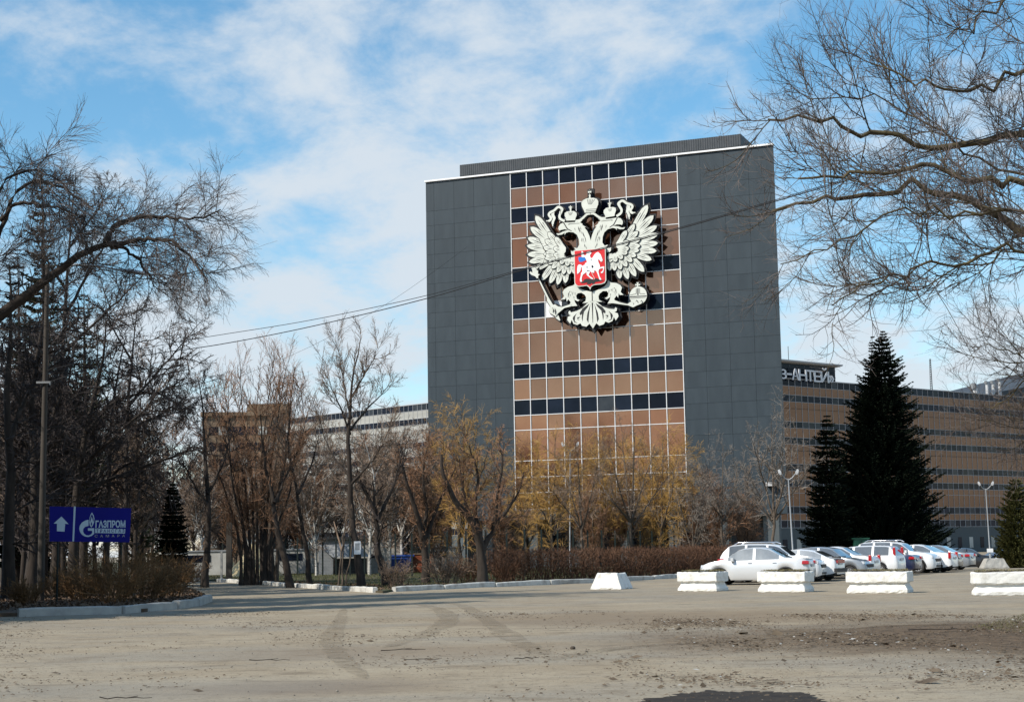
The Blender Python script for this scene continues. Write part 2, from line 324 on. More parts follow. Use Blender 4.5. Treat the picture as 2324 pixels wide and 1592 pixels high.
kerb_run('island_kerb', K_island[1:], 3.0, 'shade-darkened kerb of long stones curving round the soil island', seed=3, h=.24, w=.25, m='conc')  # darker concrete than the other kerbs, tree shade put into its colour
kerb_run('side_road_kerb', K_left, 3.0, 'whitewashed kerb along the far side of the side road', seed=4, h=.2, w=.22)
kerb_run('forecourt_kerb', K_right, 3.2, 'whitewashed kerb in front of the brown hedge', seed=5, h=.22, w=.22)
kerb_run('far_kerb', [G2(405, 1314), G2(462, 1318)], 2.6, 'short pale kerb beyond the soil island', seed=6, h=.18, w=.2)

# ================================================================== tower
UNIT = MB().box((0, 0, 0), (1, 1, 1)).mesh('unit', M['core'])
_unit = {}
def ubox(m):
    if m.name not in _unit:
        me = UNIT.copy(); me.materials.clear(); me.materials.append(m); me.name = 'box_'+m.name; _unit[m.name] = me
    return _unit[m.name]
def piece(name, m, parent, x0, x1, y0, y1, z0, z1): return link(name, ubox(m), parent, loc=((x0+x1)/2, (y0+y1)/2, (z0+z1)/2), scale=(abs(x1-x0), abs(y1-y0), abs(z1-z0)))
AZ = R(21.01674); UO = -40.93; DF = 126.34
fu = Vector((math.cos(AZ), -math.sin(AZ), 0)); fn = Vector((math.sin(AZ), math.cos(AZ), 0))
FAC = Plane(fu*UO + fn*DF, fu)
tower = empty('office_tower', FAC.O, FAC.ang, 'grey clad office tower with a bronze glass curtain wall in the middle', 'building')
XL, XC0, XC1, XR = -15.57, -7.49, 7.49, 15.62
ZB, ZT = 4.1, 34.12
rows = [34.10, 32.74, 30.99, 29.64, 28.30, 25.72, 24.46, 22.58, 21.24, 20.00, 17.37, 16.06, 14.28, 12.95, 11.69, 9.07, 7.69, 6.37, 4.95]
darks = {0, 2, 5, 7, 10, 12}
mb = MB()    # core: plan narrows to the back, so that the flanks stay behind the front
def plan(z): return [(XL, .12, z), (XR, .12, z), (XR-7, 20, z), (XL+7, 20, z)]
mb.loft([plan(ZB), plan(34.05)]); fix_normals(mb.build('core_wall', M['core'], tower))
colsL = [XL, -14.78, -12.86, -10.97, -9.22, XC0-.06]; colsR = [XC1+.06, 9.43, 11.45, 13.5, XR]
zr = list(np.arange(ZB, 34.0, 1.304)); zr = zr[:-1]+[34.06]
for cols in (colsL, colsR):
    for i in range(len(cols)-1):
        for k in range(len(zr)-1):
            g = .008; dy = random.uniform(0, .008)
            piece('cladding_panel', M['clad'], tower, cols[i]+g, cols[i+1]-g, dy, .10, zr[k]+g, zr[k+1]-g)
piece('lower_cladding_band', M['clad'], tower, XC0-.04, XC1+.04, 0, .1, ZB, 4.93)
for k in range(len(rows)-1):
    for c in range(10):
        x0 = XC0+c*(XC1-XC0)/10; x1 = x0+(XC1-XC0)/10
        m = (M['dark2'] if random.random() < .03 else M['dark']) if k in darks else M['tan']
        o = piece('glass_pane', m, tower, x0+.03, x1-.03, .03, .06, rows[k+1]+.03, rows[k]-.03)
        o.rotation_euler = (random.gauss(0, .004), 0, random.gauss(0, .004))
o = piece('blind_pane', M['white'], tower, XC0+2*1.498+.04, XC0+3*1.498-.04, .0, .025, 21.28, 22.54); o['label'] = 'white covered pane beside the sceptre'
for c in range(11):
    x = XC0+c*(XC1-XC0)/10; piece('mullion', M['frame'], tower, x-.032, x+.032, -.05, .08, 4.92, 34.1)
for k, z in enumerate(rows): piece('transom', M['frame'], tower, XC0-.03, XC1+.03, -.042, .07, z-.03, z+.03)
piece('cornice', M['whitetrim'], tower, XL-.06, XR+.05, -.16, .3, 34.13, 34.27)
mb = MB(); x = -12.5; n = 0
pts = []
while x < 12.8:
    pts += [(x, .58), (x+.05, .55), (x+.10, .55), (x+.15, .58)]; x += .2
ring0 = [(a, b, 34.50) for a, b in pts] + [(13.0, 6, 34.50), (-12.5, 6, 34.50)]; ring1 = [(a, b, 35.52) for a, b in pts] + [(13.0, 6, 35.52), (-12.5, 6, 35.52)]
mb.loft([ring0, ring1]); fix_normals(mb.build('roof_screen', M['rib'], tower))
piece('roof_screen_base', M['core'], tower, -12.3, 13.3, .9, 5.5, 34.3, 34.52)
piece('ground_floor_wall', M['teal'], tower, XL+2.5, XR-2.5, 2.6, 4, -.6, 4.1)
for x in np.linspace(XL+1.2, XR-1.2, 8): piece('column', M['teal'], tower, x-.45, x+.45, .3, 1.1, -.7, 4.1)
for x in np.linspace(XL+4, XR-4, 11): piece('ground_floor_window', M['dark'], tower, x-.7, x+.7, 2.52, 2.6, 1.0, 2.9)
piece('floodlight', M['lampwhite'], tower, XR-1.5, XR-.9, -.6, .02, 6.3, 6.6)

# ================================================================== long wings behind
def wing(name, label, A, B, ext0, ext1, mod, mt, mf, seen, zt=34.2, pane_m=None, darkrows=None, base_label=None):
    A = Vector((A[0], A[1], 0)); B = Vector((B[0], B[1], 0)); u = (B-A).normalized(); L = (B-A).length
    root = empty(name, A, math.atan2(u.y, u.x), label, 'building'); x0, x1 = -ext0, L+ext1
    piece('core_wall', M['core'], root, x0, x1, .1, 15, -1, zt-.1)
    d = darkrows or {0, 2, 5, 7, 10, 12, 15, 17}
    n = int((x1-x0)/mod)
    for k in range(len(rows)-1):
        if k in d:
            for c in range(n):
                xx = x0+c*mod
                if seen[0] < xx < seen[1]: piece('window_pane', M['dark2'] if random.random() < .2 else M['dark'], root, xx+.04, xx+mod-.04, .04, .08, rows[k+1]+.04, rows[k]-.04)
            piece('window_band_back', M['dark'], root, x0, x1, .085, .097, rows[k+1], rows[k])
        else: piece('spandrel_band', mt, root, x0, x1, .02, .08, rows[k+1]+.04, rows[k]-.04)
    for c in range(n+1):
        xx = x0+c*mod
        if seen[0] < xx < seen[1]: piece('mullion', mf, root, xx-.035, xx+.035, -.05, .09, 4.9, 34.1)
    for k, z in enumerate(rows):
        if k and ((k in d) or (k-1 in d) or k > 13): piece('transom', mf, root, x0, x1, -.04, .088, z-.035, z+.035)
    piece('parapet', M['framefar'], root, x0, x1, -.1, .5, 34.12, 34.3)
    piece('ground_floor_wall', M['teal'], root, x0, x1, -.02, .09, -1, 4.9)
    for c in range(int((seen[1]-seen[0])/4)): piece('ground_floor_window', M['pale_panel' if c % 2 else 'dark'], root, seen[0]+c*4+1, seen[0]+c*4+2.3, -.08, -.03, .4, 2.7)
    return root
A_, B_ = atz(1778, 857, 34.25), atz(2240, 894, 34.25)
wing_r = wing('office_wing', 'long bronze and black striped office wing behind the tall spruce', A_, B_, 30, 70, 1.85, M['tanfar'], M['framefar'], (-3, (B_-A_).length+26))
WR = Plane(A_, (B_-A_))
A2, B2 = atz(655, 949, 34.25), atz(976, 913, 34.25)
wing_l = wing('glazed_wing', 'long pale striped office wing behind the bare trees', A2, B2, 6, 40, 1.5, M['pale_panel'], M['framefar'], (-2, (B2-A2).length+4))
# roof house and letters on the right wing
rh = empty('roof_house', WR.O, WR.ang, 'dark roof house with a flared white rimmed roof above the office wing', 'roof house')
u1, zt1 = WR.px(1905, 846); u0 = -24
piece('wall', M['dark'], rh, u0, u1-.6, .6, 7, 34.3, 37.3)
mb = MB(); mb.loft([[(u0-1, 0.1, 37.3), (u1-.4, 0.1, 37.3), (u1-.4, 7.5, 37.3), (u0-1, 7.5, 37.3)], [(u0-1, -.5, 37.75), (u1+.5, -.5, 37.55), (u1+.5, 8, 37.55), (u0-1, 8, 37.75)], [(u0-1, -.5, 37.95), (u1+.7, -.5, 37.85), (u1+.7, 8, 37.85), (u0-1, 8, 37.95)]])
fix_normals(mb.build('roof', M['framefar'], rh)); 
mb = MB().tube([(u0+28, 2, 37.5), (u0+28, 2, 41)], .06, 6); mb.build('aerial', M['plastic'], rh)
def text_mesh(s, size, m, extrude=.05, bold=0, name='letter', align='LEFT'):
    cu = bpy.data.curves.new(name, 'FONT'); cu.body = s; cu.size = size; cu.extrude = extrude; cu.offset = bold; cu.align_x = align; cu.resolution_u = 3
    o = bpy.data.objects.new(name, cu); COL.objects.link(o); bpy.context.view_layer.update()
    me = bpy.data.meshes.new_from_object(o.evaluated_get(bpy.context.evaluated_depsgraph_get())); bpy.data.objects.remove(o); bpy.data.curves.remove(cu)
    me.name = name; me.materials.clear(); me.materials.append(m); return me
def fit_text(me, w, h):
    v = np.zeros(len(me.vertices)*3, np.float32); me.vertices.foreach_get('co', v); v = v.reshape(-1, 3)
    lo, hi = v[:, :2].min(0), v[:, :2].max(0); v[:, :2] = (v[:, :2]-lo)/(hi-lo)*[w, h]; me.vertices.foreach_set('co', v.ravel()); me.update(); return me
M['letter'] = mat('white_letter', (.62, .63, .66), rough=.5)
sg = empty('roof_lettering', WR.O, WR.ang, 'large white Cyrillic letters standing in front of the dark roof house', 'sign')
def c2(x, y): return ((2390+x*.10757)/1.35714, (1110+y*.10757)/1.35714)
for ch, xa, xb, ya, yb in (('З', 120, 300, 250, 515), ('-', 305, 450, 365, 405), ('А', 462, 650, 238, 548), ('Н', 655, 880, 262, 572), ('Т', 880, 1080, 280, 585), ('Е', 1092, 1280, 300, 605), ('Й', 1285, 1510, 225, 620), ('»', 1515, 1660, 435, 615)):
    pl = WR.shift(-.9); p0 = pl.px(*c2(xa, yb)); p1 = pl.px(*c2(xb, ya)); me = fit_text(text_mesh(ch, 3, M['letter'], .06, .035), p1[0]-p0[0], p1[1]-p0[1])
    link('letter', me, sg, loc=(p0[0], -.9, p0[1]), rot=(math.pi/2, 0, 0))
mb = MB()
for z in (35.0, 36.4): mb.tube([(-2, -.66, z), (u1-2, -.66, z)], .05, 4)
for x in np.arange(-1, u1-2, 2.2): mb.tube([(x, -.66, 34.2), (x, -.66, 36.8)], .05, 4); mb.tube([(x, -.66, 36.0), (x, .62, 36.0)], .04, 4)
mb.build('letter_frame', M['letterframe'], sg)
# mast and vents
um, zm = WR.px(2124, 812); mm = empty('lattice_mast', WR.O + WR.u*um + WR.n*1.5, WR.ang, 'thin dark lattice mast on the roof of the office wing', 'mast')
ub, zb_ = WR.px(2126.5, 886); mb = MB()
for a in range(3):
    q = a*2*math.pi/3; mb.tube([(math.cos(q)*.3, math.sin(q)*.3, 34.2), (math.cos(q)*.14, math.sin(q)*.14, zm)], .06, 5)
mb.build('leg_bundle', M['plastic'], mm); mb = MB(); z = 34.6; k = 0
while z < zm-.5:
    t = (z-34.2)/(zm-34.2); r = .3-.16*t
    for a in range(3):
        q, q2 = a*2*math.pi/3, (a+1)*2*math.pi/3; mb.tube([(math.cos(q)*r, math.sin(q)*r, z), (math.cos(q2)*r, math.sin(q2)*r, z+.45)], .04, 4)
    z += .5
mb.build('lattice', M['plastic'], mm)
for i, (px, pt, pb) in enumerate(((2214, 875, 893), (2241, 867, 896), (2255, 866, 897), (2270, 861, 896))):
    u, z0 = WR.shift(2).px(px, pb); _, z1 = WR.shift(2).px(px, pt); rw = .8 if i == 0 else .45
    v = empty('roof_vent', WR.O + WR.u*u + WR.n*2, WR.ang, 'squat white roof vent beside the mast' if i == 0 else 'slim white roof vent pipe on the far office wing', 'vent', None if i == 0 else 'slim vent pipes on the office wing')
    mb = MB().tube([(0, 0, 34.1), (0, 0, z1-.5)], rw*.75, 10); mb.build('pipe', M['lampwhite'], v)
    mb = MB().tube([(0, 0, z1-.52), (0, 0, z1-.15), (-rw*.5, 0, z1), (-rw*1.3, 0, z1-.1)], rw*.85, 10); mb.build('cowl', M['galv'], v)
hall = empty('rear_hall', WR.O + WR.u*0 + WR.n*20, WR.ang, 'grey sloping hall roof rising behind the end of the office wing', 'building')
ua, za = WR.shift(20).px(2225, 893); uc, zc = WR.shift(20).px(2324, 878)
mb = MB(); mb.prism([(ua, 20), (ua, za-.3), (uc, zc), (uc+60, zc+12), (uc+60, 20)], 0, 30); fix_normals(mb.build('roof', M['rib'], hall))
# brown building seen through the trees on the left
bb = Plane(atz(470, 944, 30), Vector((1, .12, 0))); bz = empty('brown_building', bb.O, bb.ang, 'distant brown flat roofed block seen through the bare trees', 'building')
p0 = bb.px(462, 945)[0]; p1 = bb.px(640, 940)[0]
piece('wall', M['brick_dull'], bz, p0, p1, 0, 18, -1, 30); piece('roof_slab', M['brick_dull'], bz, p0-.6, p1+.4, -.5, 18.4, 30, 30.8)
a0, a1 = bb.px(560, 930)[0], bb.px(655, 930)[0]; piece('stair_tower', M['brick_dull'], bz, a0, a1, 1, 10, 29.9, 32.6)
for k in range(8):
    for c in range(7):
        xx = p0+2+c*(p1-p0-4)/6.0; piece('window', M['dark' if (k+c) % 4 else 'pale_panel'], bz, xx-.9, xx+.9, -.06, -.01, 3+k*3.3, 4.7+k*3.3)
# ================================================================== coat of arms on the curtain wall
S_ = 3154/2324
Q = {1: (1600, 560), 2: (1820, 560), 3: (1600, 780), 4: (1820, 780)}
EP = FAC.shift(-1.15)
def e(q, x, y):
    if q == 5: return EP.px((1760+x*.08796)/S_, (760+y*.08796)/S_)
    return EP.px((Q[q][0]+x*.15075)/S_, (Q[q][1]+y*.15075)/S_)
def ep(q, *xy): return [e(q, xy[i], xy[i+1]) for i in range(0, len(xy), 2)]
U0 = (e(1, 1470, 1150)[0] + e(3, 1512, 1500)[0])/2
mir = lambda pts: [(2*U0-p[0], p[1]) for p in pts][::-1]
arms = empty('coat_of_arms', FAC.O, FAC.ang, 'huge cream double headed eagle coat of arms with red shield mounted on the glass', 'coat of arms')
def area(p): return sum(p[i][0]*p[(i+1) % len(p)][1]-p[(i+1) % len(p)][0]*p[i][1] for i in range(len(p)))
def grow(p, d):
    if area(p) < 0: p = p[::-1]
    n = len(p); out = []
    for i in range(n):
        a, b, c = Vector(p[i-1]), Vector(p[i]), Vector(p[(i+1) % n]); e1 = (b-a).normalized(); e2 = (c-b).normalized()
        n1, n2 = Vector((e1.y, -e1.x)), Vector((e2.y, -e2.x)); m = n1+n2
        if m.length < 1e-4: m = n1
        m.normalize(); k = d/max(.55, m.dot(n1)); out.append((b.x+m.x*k, b.y+m.y*k))
    return out
def stroke(pts, w):
    pts = [Vector(p) for p in pts]; n = len(pts); ww = w if isinstance(w, (list, tuple)) else [w]*n; Lf, Rt = [], []
    for i in range(n):
        t = (pts[min(i+1, n-1)]-pts[max(i-1, 0)]).normalized(); s = Vector((-t.y, t.x))*ww[i]/2; Lf.append(tuple(pts[i]+s)); Rt.append(tuple(pts[i]-s))
    return Lf + Rt[::-1]
def smooth(pts, k=4, closed=False):
    out = []; n = len(pts); P_ = [Vector(p) for p in pts]
    for i in range(n if closed else n-1):
        a, b, c, d = (P_[(i-1) % n], P_[i], P_[(i+1) % n], P_[(i+2) % n]) if closed else (P_[max(i-1, 0)], P_[i], P_[i+1], P_[min(i+2, n-1)])
        for j in range(k):
            t = j/k; out.append(tuple(.5*((2*b)+(c-a)*t+(2*a-5*b+4*c-d)*t*t+(3*b-a-3*c+d)*t**3)))
    if not closed: out.append(tuple(P_[-1]))
    return out
_bk = [0]
def plate(name, poly, y0, y1, m, back=.105, line=0):
    """one raised piece: painted face, dark edges, and its own black backing plate"""
    mb = MB().prism(poly, y0, y1, 0, 1)
    if line: mb.prism(grow(poly, line), y1, y1+.05, 1)
    o = mb.build(name, [m, M['black']], arms)
    if back:
        _bk[0] += 1; z = _bk[0]*.0007
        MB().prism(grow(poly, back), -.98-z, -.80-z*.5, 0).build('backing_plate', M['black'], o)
    return o
def both(name, poly, y0, y1, m, **k): plate(name, poly, y0, y1, m, **k); plate(name, mir(poly), y0, y1, m, **k)
_fk = [0]
def feather(B, T, w, y, flip=False):
    _fk[0] += 1; y -= (_fk[0] % 29)*.0015
    B, T = Vector(B), Vector(T); d = T-B; L = d.length; t = d/L; s = Vector((-t.y, t.x))
    sh = [(0, .34), (.3, .44), (.62, .5), (.82, .44), (.93, .27)]
    poly = [B+d*a+s*w*b for a, b in sh] + [T] + [B+d*a-s*w*b for a, b in sh[::-1]]
    poly = [tuple(p) for p in poly]; gro = [tuple(B+d*.35), tuple(B+d*.6+s*w*.075), tuple(B+d*.88), tuple(B+d*.6-s*w*.05)]
    gr2 = [tuple(B+d*.45+s*w*.26), tuple(B+d*.72+s*w*.31), tuple(B+d*.72+s*w*.25)]
    gr3 = [tuple(B+d*.42-s*w*.24), tuple(B+d*.70-s*w*.24), tuple(B+d*.70-s*w*.32)]
    for F_ in (lambda p: p, mir):
        p = F_(poly); mb = MB().prism(p, y, y+.05, 0, 1); mb.prism(grow(p, .055), y+.05, y+.09, 1)
        for g in (gro, gr2, gr3): mb.prism(F_(g), y-.006, y, 1)
        o = mb.build('feather', [M['cream'], M['black']], arms)
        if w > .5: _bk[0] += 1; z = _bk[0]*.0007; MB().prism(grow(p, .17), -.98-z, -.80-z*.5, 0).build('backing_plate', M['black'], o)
prim = [((1, 325, 690), (1, 700, 1230), .66), ((1, 222, 920), (1, 690, 1290), .62), ((1, 165, 1140), (1, 690, 1350), .56), ((1, 148, 1300), (1, 700, 1400), .54), ((1, 162, 1480), (1, 710, 1460), .54),
        ((3, 195, 175), (1, 720, 1510), .54), ((3, 300, 330), (1, 740, 1560), .54), ((3, 455, 545), (3, 770, 110), .54), ((3, 620, 612), (3, 840, 130), .52), ((3, 775, 642), (3, 905, 150), .52), ((3, 935, 606), (3, 965, 170), .52)]
for T, B, w in prim: feather(e(*B), e(*T), w, -1.12)
row2 = [((1, 590, 1030), (1, 830, 1330), .48), ((1, 530, 1190), (1, 830, 1370), .48), ((1, 490, 1340), (1, 830, 1410), .46), ((1, 500, 1480), (1, 840, 1450), .46), ((3, 525, 110), (1, 850, 1500), .44), ((3, 590, 212), (3, 860, 60), .44),
        ((3, 672, 310), (3, 880, 90), .44), ((3, 780, 392), (3, 920, 110), .44), ((3, 900, 432), (3, 965, 120), .44), ((3, 1020, 432), (3, 1045, 130), .44), ((3, 1125, 420), (3, 1115, 130), .42)]
for T, B, w in row2: feather(e(*B), e(*T), w, -1.22)
row1 = [((1, 745, 1135), (1, 935, 1400), .46), ((1, 715, 1350), (1, 930, 1450), .44), ((1, 715, 1490), (1, 930, 1520), .42), ((3, 750, 130), (3, 920, 60), .40), ((3, 850, 222), (3, 965, 80), .40), ((3, 985, 265), (3, 1020, 90), .42), ((3, 1095, 250), (3, 1095, 80), .42)]
for T, B, w in row1: feather(e(*B), e(*T), w, -1.32)
arm = ep(1, 760, 1140, 900, 1270, 965, 1350, 960, 1430, 900, 1510, 905, 1560) + ep(3, 960, 118, 1060, 130, 1150, 120, 1150, 190, 1000, 180, 880, 140, 840, 60) + ep(1, 850, 1440, 830, 1340, 770, 1230)
both('wing_arm', arm, -1.36, -1.2, M['cream'])
# necks and heads, breast
head = ep(1, 1305, 788, 1200, 828, 1000, 838, 920, 838, 850, 868, 812, 930, 812, 975, 832, 1008, 862, 990, 935, 975, 1010, 992, 900, 1022, 832, 1062, 768, 1060, 800, 1095, 880, 1085, 940, 1048, 935, 1095, 965, 1050, 1020, 1030, 1120, 1040, 1190, 1090, 1228, 1180, 1238, 1290, 1195, 1360, 1128, 1350, 1165, 1400, 1100, 1425, 1065, 1415, 1075, 1480, 1110, 1510, 1160, 1500) 
head += [(U0-.001, e(1, 1470, 1500)[1]), (U0-.001, e(1, 1470, 1205)[1])] + ep(1, 1440, 1100, 1395, 1005, 1340, 940, 1375, 935, 1300, 885, 1300, 860, 1250, 838)
both('head_and_neck', head, -1.34, -1.1, M['cream'])
for k in range(26):     # feather strokes cut into the necks
    t = random.random(); x = 1180+t*250 if k > 8 else 1090+random.random()*200; y = (1010+random.random()*330) if k > 8 else 905+random.random()*80
    x = min(x, 1250+ (y-900)*.45); p = ep(1, x, y, x+10, y+28, x+22, y+75, x+2, y+35)
    for pp in (p, mir(p)): MB().prism(pp, -1.347, -1.338, 0).build('engraved_stroke', M['black'], arms)
for p in (ep(1, 905, 842, 925, 838, 1000, 960, 1090, 1010, 1070, 1015, 985, 975), ep(1, 1010, 870, 1040, 862, 1040, 880, 1015, 884), ep(1, 1040, 862, 1240, 850, 1240, 858, 1040, 872)):
    for pp in (p, mir(p)): MB().prism(pp, -1.348, -1.338, 0).build('engraved_stroke', M['black'], arms)
# crowns
crown = ep(1, 1350, 640, 1330, 590, 1288, 505, 1280, 440, 1308, 385, 1380, 348, 1432, 340, 1436, 312, 1428, 285, 1452, 250, 1446, 228, 1415, 238, 1413, 196, 1450, 206, 1443, 168)
crown = crown + [(U0, e(1, 1465, 172)[1])]; crown = [(p[0], p[1]) for p in crown]
plate('great_crown', crown[:-1] + mir(crown[:-1]), -1.34, -1.14, M['cream'], back=.16)
for k in range(5):
    x = 1395+k*38; p = ep(1, x, 365, x+10, 365, 1455+(k-2)*14, 470, 1449+(k-2)*14, 470); MB().prism(p, -1.348, -1.338, 0).build('engraved_stroke', M['black'], arms)
for y in (572, 605): p = ep(1, 1372, y, 1590, y-16, 1590, y-8, 1372, y+8); MB().prism(p, -1.348, -1.338, 0).build('engraved_stroke', M['black'], arms)
sc_ = ep(1, 972, 800, 962, 752, 936, 695, 940, 642, 990, 612, 1042, 610, 1046, 575, 1036, 558, 1050, 538, 1022, 542, 1022, 512, 1050, 518, 1046, 492, 1066, 492, 1062, 518, 1090, 510, 1090, 540, 1064, 538, 1080, 558, 1072, 578, 1078, 608, 1130, 604, 1180, 640, 1186, 690, 1162, 742, 1152, 795)
both('small_crown', sc_, -1.34, -1.14, M['cream'], back=.1)
for k in range(4):
    x = 1015+k*26; p = ep(1, x, 630, x+8, 630, 1050+(k-1.5)*10+4, 690, 1050+(k-1.5)*10, 690)
    for pp in (p, mir(p)): MB().prism(pp, -1.348, -1.338, 0).build('engraved_stroke', M['black'], arms)
# ribbons
k_ = 1/226.0
both('ribbon', stroke(smooth(ep(1, 935, 808, 850, 765, 828, 700, 862, 625, 885, 570, 870, 545, 800, 520, 720, 590, 640, 630, 612, 680, 655, 745, 630, 795, 560, 805)), [46*k_]*46 + [20*k_]*3), -1.30, -1.14, M['cream'], back=.1)
both('ribbon_tail', stroke(smooth(ep(1, 700, 600, 688, 680, 718, 750, 690, 830, 690, 918)), [60*k_]*9+[46*k_]*5+[20*k_]*2+[5*k_]), -1.27, -1.12, M['cream'], back=.1)
both('crown_ribbon', stroke(smooth(ep(1, 1472, 655, 1390, 668, 1310, 740, 1240, 790, 1150, 806)), [42*k_]*17), -1.30, -1.13, M['cream'], back=.1)
# legs, claws
leg = ep(3, 1165, 600, 1110, 660, 1000, 690, 925, 740, 892, 800, 925, 880, 868, 948, 945, 940, 962, 895, 978, 992, 1010, 940, 1060, 1005, 1040, 1045, 1060, 1085, 1195, 1075, 1150, 1010, 1130, 950, 1205, 985, 1245, 958, 1185, 935, 1168, 870, 1200, 820, 1275, 808, 1345, 850, 1372, 900, 1362, 975, 1295, 1022, 1390, 1012, 1440, 990) + [(U0-.04, e(3, 1480, 1000)[1]), (U0-.04, e(3, 1480, 790)[1])] + ep(3, 1350, 760, 1240, 720, 1180, 660)
both('leg', leg, -1.30, -1.12, M['cream'])
for k in range(14):
    x = 960+random.random()*200; y = 740+random.random()*180; p = ep(3, x, y, x+8, y+4, x+random.uniform(-30, 40), y+60)
    for pp in (p, mir(p)): MB().prism(pp, -1.308, -1.298, 0).build('engraved_stroke', M['black'], arms)
plate('claw', ep(3, 1065, 1040, 880, 1100, 800, 1088, 740, 1045, 690, 1062, 640, 1100, 608, 1160, 640, 1225, 700, 1262, 755, 1292, 800, 1232, 860, 1180, 930, 1122, 1065, 1088), -1.33, -1.10, M['cream'])
plate('claw', ep(4, 470, 1025, 500, 960, 620, 1010, 760, 1042, 825, 1000, 900, 960, 1000, 950, 1075, 985, 1045, 1035, 950, 1072, 880, 1110, 780, 1070, 640, 1050), -1.40, -1.10, M['cream'])
for p in (ep(4, 850, 1000, 905, 1030, 880, 1060, 890, 1028), ep(4, 930, 1000, 955, 955, 990, 1005, 985, 1030, 955, 975), ep(4, 1025, 1000, 1050, 960, 1070, 1000, 1048, 980), ep(3, 690, 1110, 720, 1160, 700, 1210, 708, 1160), ep(3, 740, 1130, 760, 1180, 750, 1250, 745, 1180)): MB().prism(p, -1.41, -1.32, 0).build('engraved_stroke', M['black'], arms)
# sceptre and orb
plate('sceptre', stroke(ep(3, 385, 495, 480, 690, 585, 905, 600, 960, 655, 1050, 700, 1120, 750, 1240, 785, 1310, 835, 1372), [22*k_, 28*k_, 34*k_, 62*k_, 58*k_, 70*k_, 66*k_, 66*k_, 20*k_]), -1.26, -1.1, M['cream'], back=.11)
plate('sceptre_head', ep(3, 228, 402, 250, 378, 292, 408, 285, 340, 260, 300, 320, 285, 345, 260, 375, 290, 405, 300, 372, 345, 405, 368, 402, 430, 438, 440, 400, 480, 412, 505, 385, 525, 345, 480, 300, 462, 262, 445), -1.45, -1.1, M['cream'], back=.1)
oc = e(4, 980, 868); orx = abs(e(4, 1158, 868)[0]-oc[0])
plate('orb', [(oc[0]+orx*math.cos(a), oc[1]+orx*1.02*math.sin(a)) for a in np.linspace(0, 2*math.pi, 37)[:-1]], -1.34, -1.1, M['cream'], back=.12)
plate('orb_cross', ep(4, 935, 705, 955, 678, 950, 660, 918, 668, 918, 632, 955, 640, 945, 598, 990, 598, 982, 640, 1018, 628, 1018, 662, 982, 658, 980, 680, 1000, 705), -1.34, -1.1, M['cream'], back=.1)
for p in (ep(4, 935, 725, 945, 725, 945, 830, 935, 830), ep(4, 1005, 722, 1015, 722, 1015, 825, 1005, 825), ep(4, 962, 720, 986, 720, 986, 860, 962, 860), ep(4, 815, 855, 940, 828, 940, 836, 815, 864), ep(4, 1010, 826, 1120, 828, 1120, 836, 1010, 834), ep(4, 808, 885, 1150, 866, 1150, 884, 808, 906), ep(4, 820, 925, 1130, 900, 1130, 908, 820, 934)): MB().prism(p, -1.348, -1.335, 0).build('engraved_stroke', M['black'], arms)
# tail
tail = ep(3, 1440, 985, 1390, 1030, 1300, 1120, 1180, 1180, 1065, 1210, 1040, 1172, 1010, 1200, 1022, 1252, 1065, 1272, 1000, 1300, 988, 1365, 1048, 1440, 1080, 1360, 1112, 1440, 1190, 1466, 1258, 1430, 1290, 1482, 1380, 1502, 1440, 1440, 1480, 1490)
plate('tail', tail + [(U0, e(3, 1520, 1540)[1])] + mir(tail), -1.30, -1.1, M['cream'], back=.2)
for p in (ep(3, 1440, 1030, 1400, 1110, 1300, 1230, 1252, 1270, 1240, 1225, 1300, 1130), ep(3, 1462, 1040, 1440, 1180, 1425, 1330, 1420, 1425, 1385, 1360, 1400, 1230), ep(3, 1190, 1310, 1260, 1300, 1200, 1345, 1250, 1365, 1200, 1360), ep(3, 1100, 1340, 1110, 1300, 1180, 1230, 1150, 1290, 1140, 1390, 1200, 1430, 1130, 1410), ep(3, 1290, 1240, 1330, 1200, 1310, 1290, 1300, 1400, 1285, 1330)):
    for pp in (p, mir(p)): MB().prism(pp, -1.308, -1.296, 0).build('engraved_stroke', M['black'], arms)
MB().prism([(U0-.06, e(3, 1500, 1010)[1]), (U0+.06, e(3, 1500, 1010)[1]), (U0+.02, e(3, 1510, 1420)[1]), (U0-.02, e(3, 1510, 1420)[1])], -1.309, -1.296, 0).build('engraved_stroke', M['black'], arms)
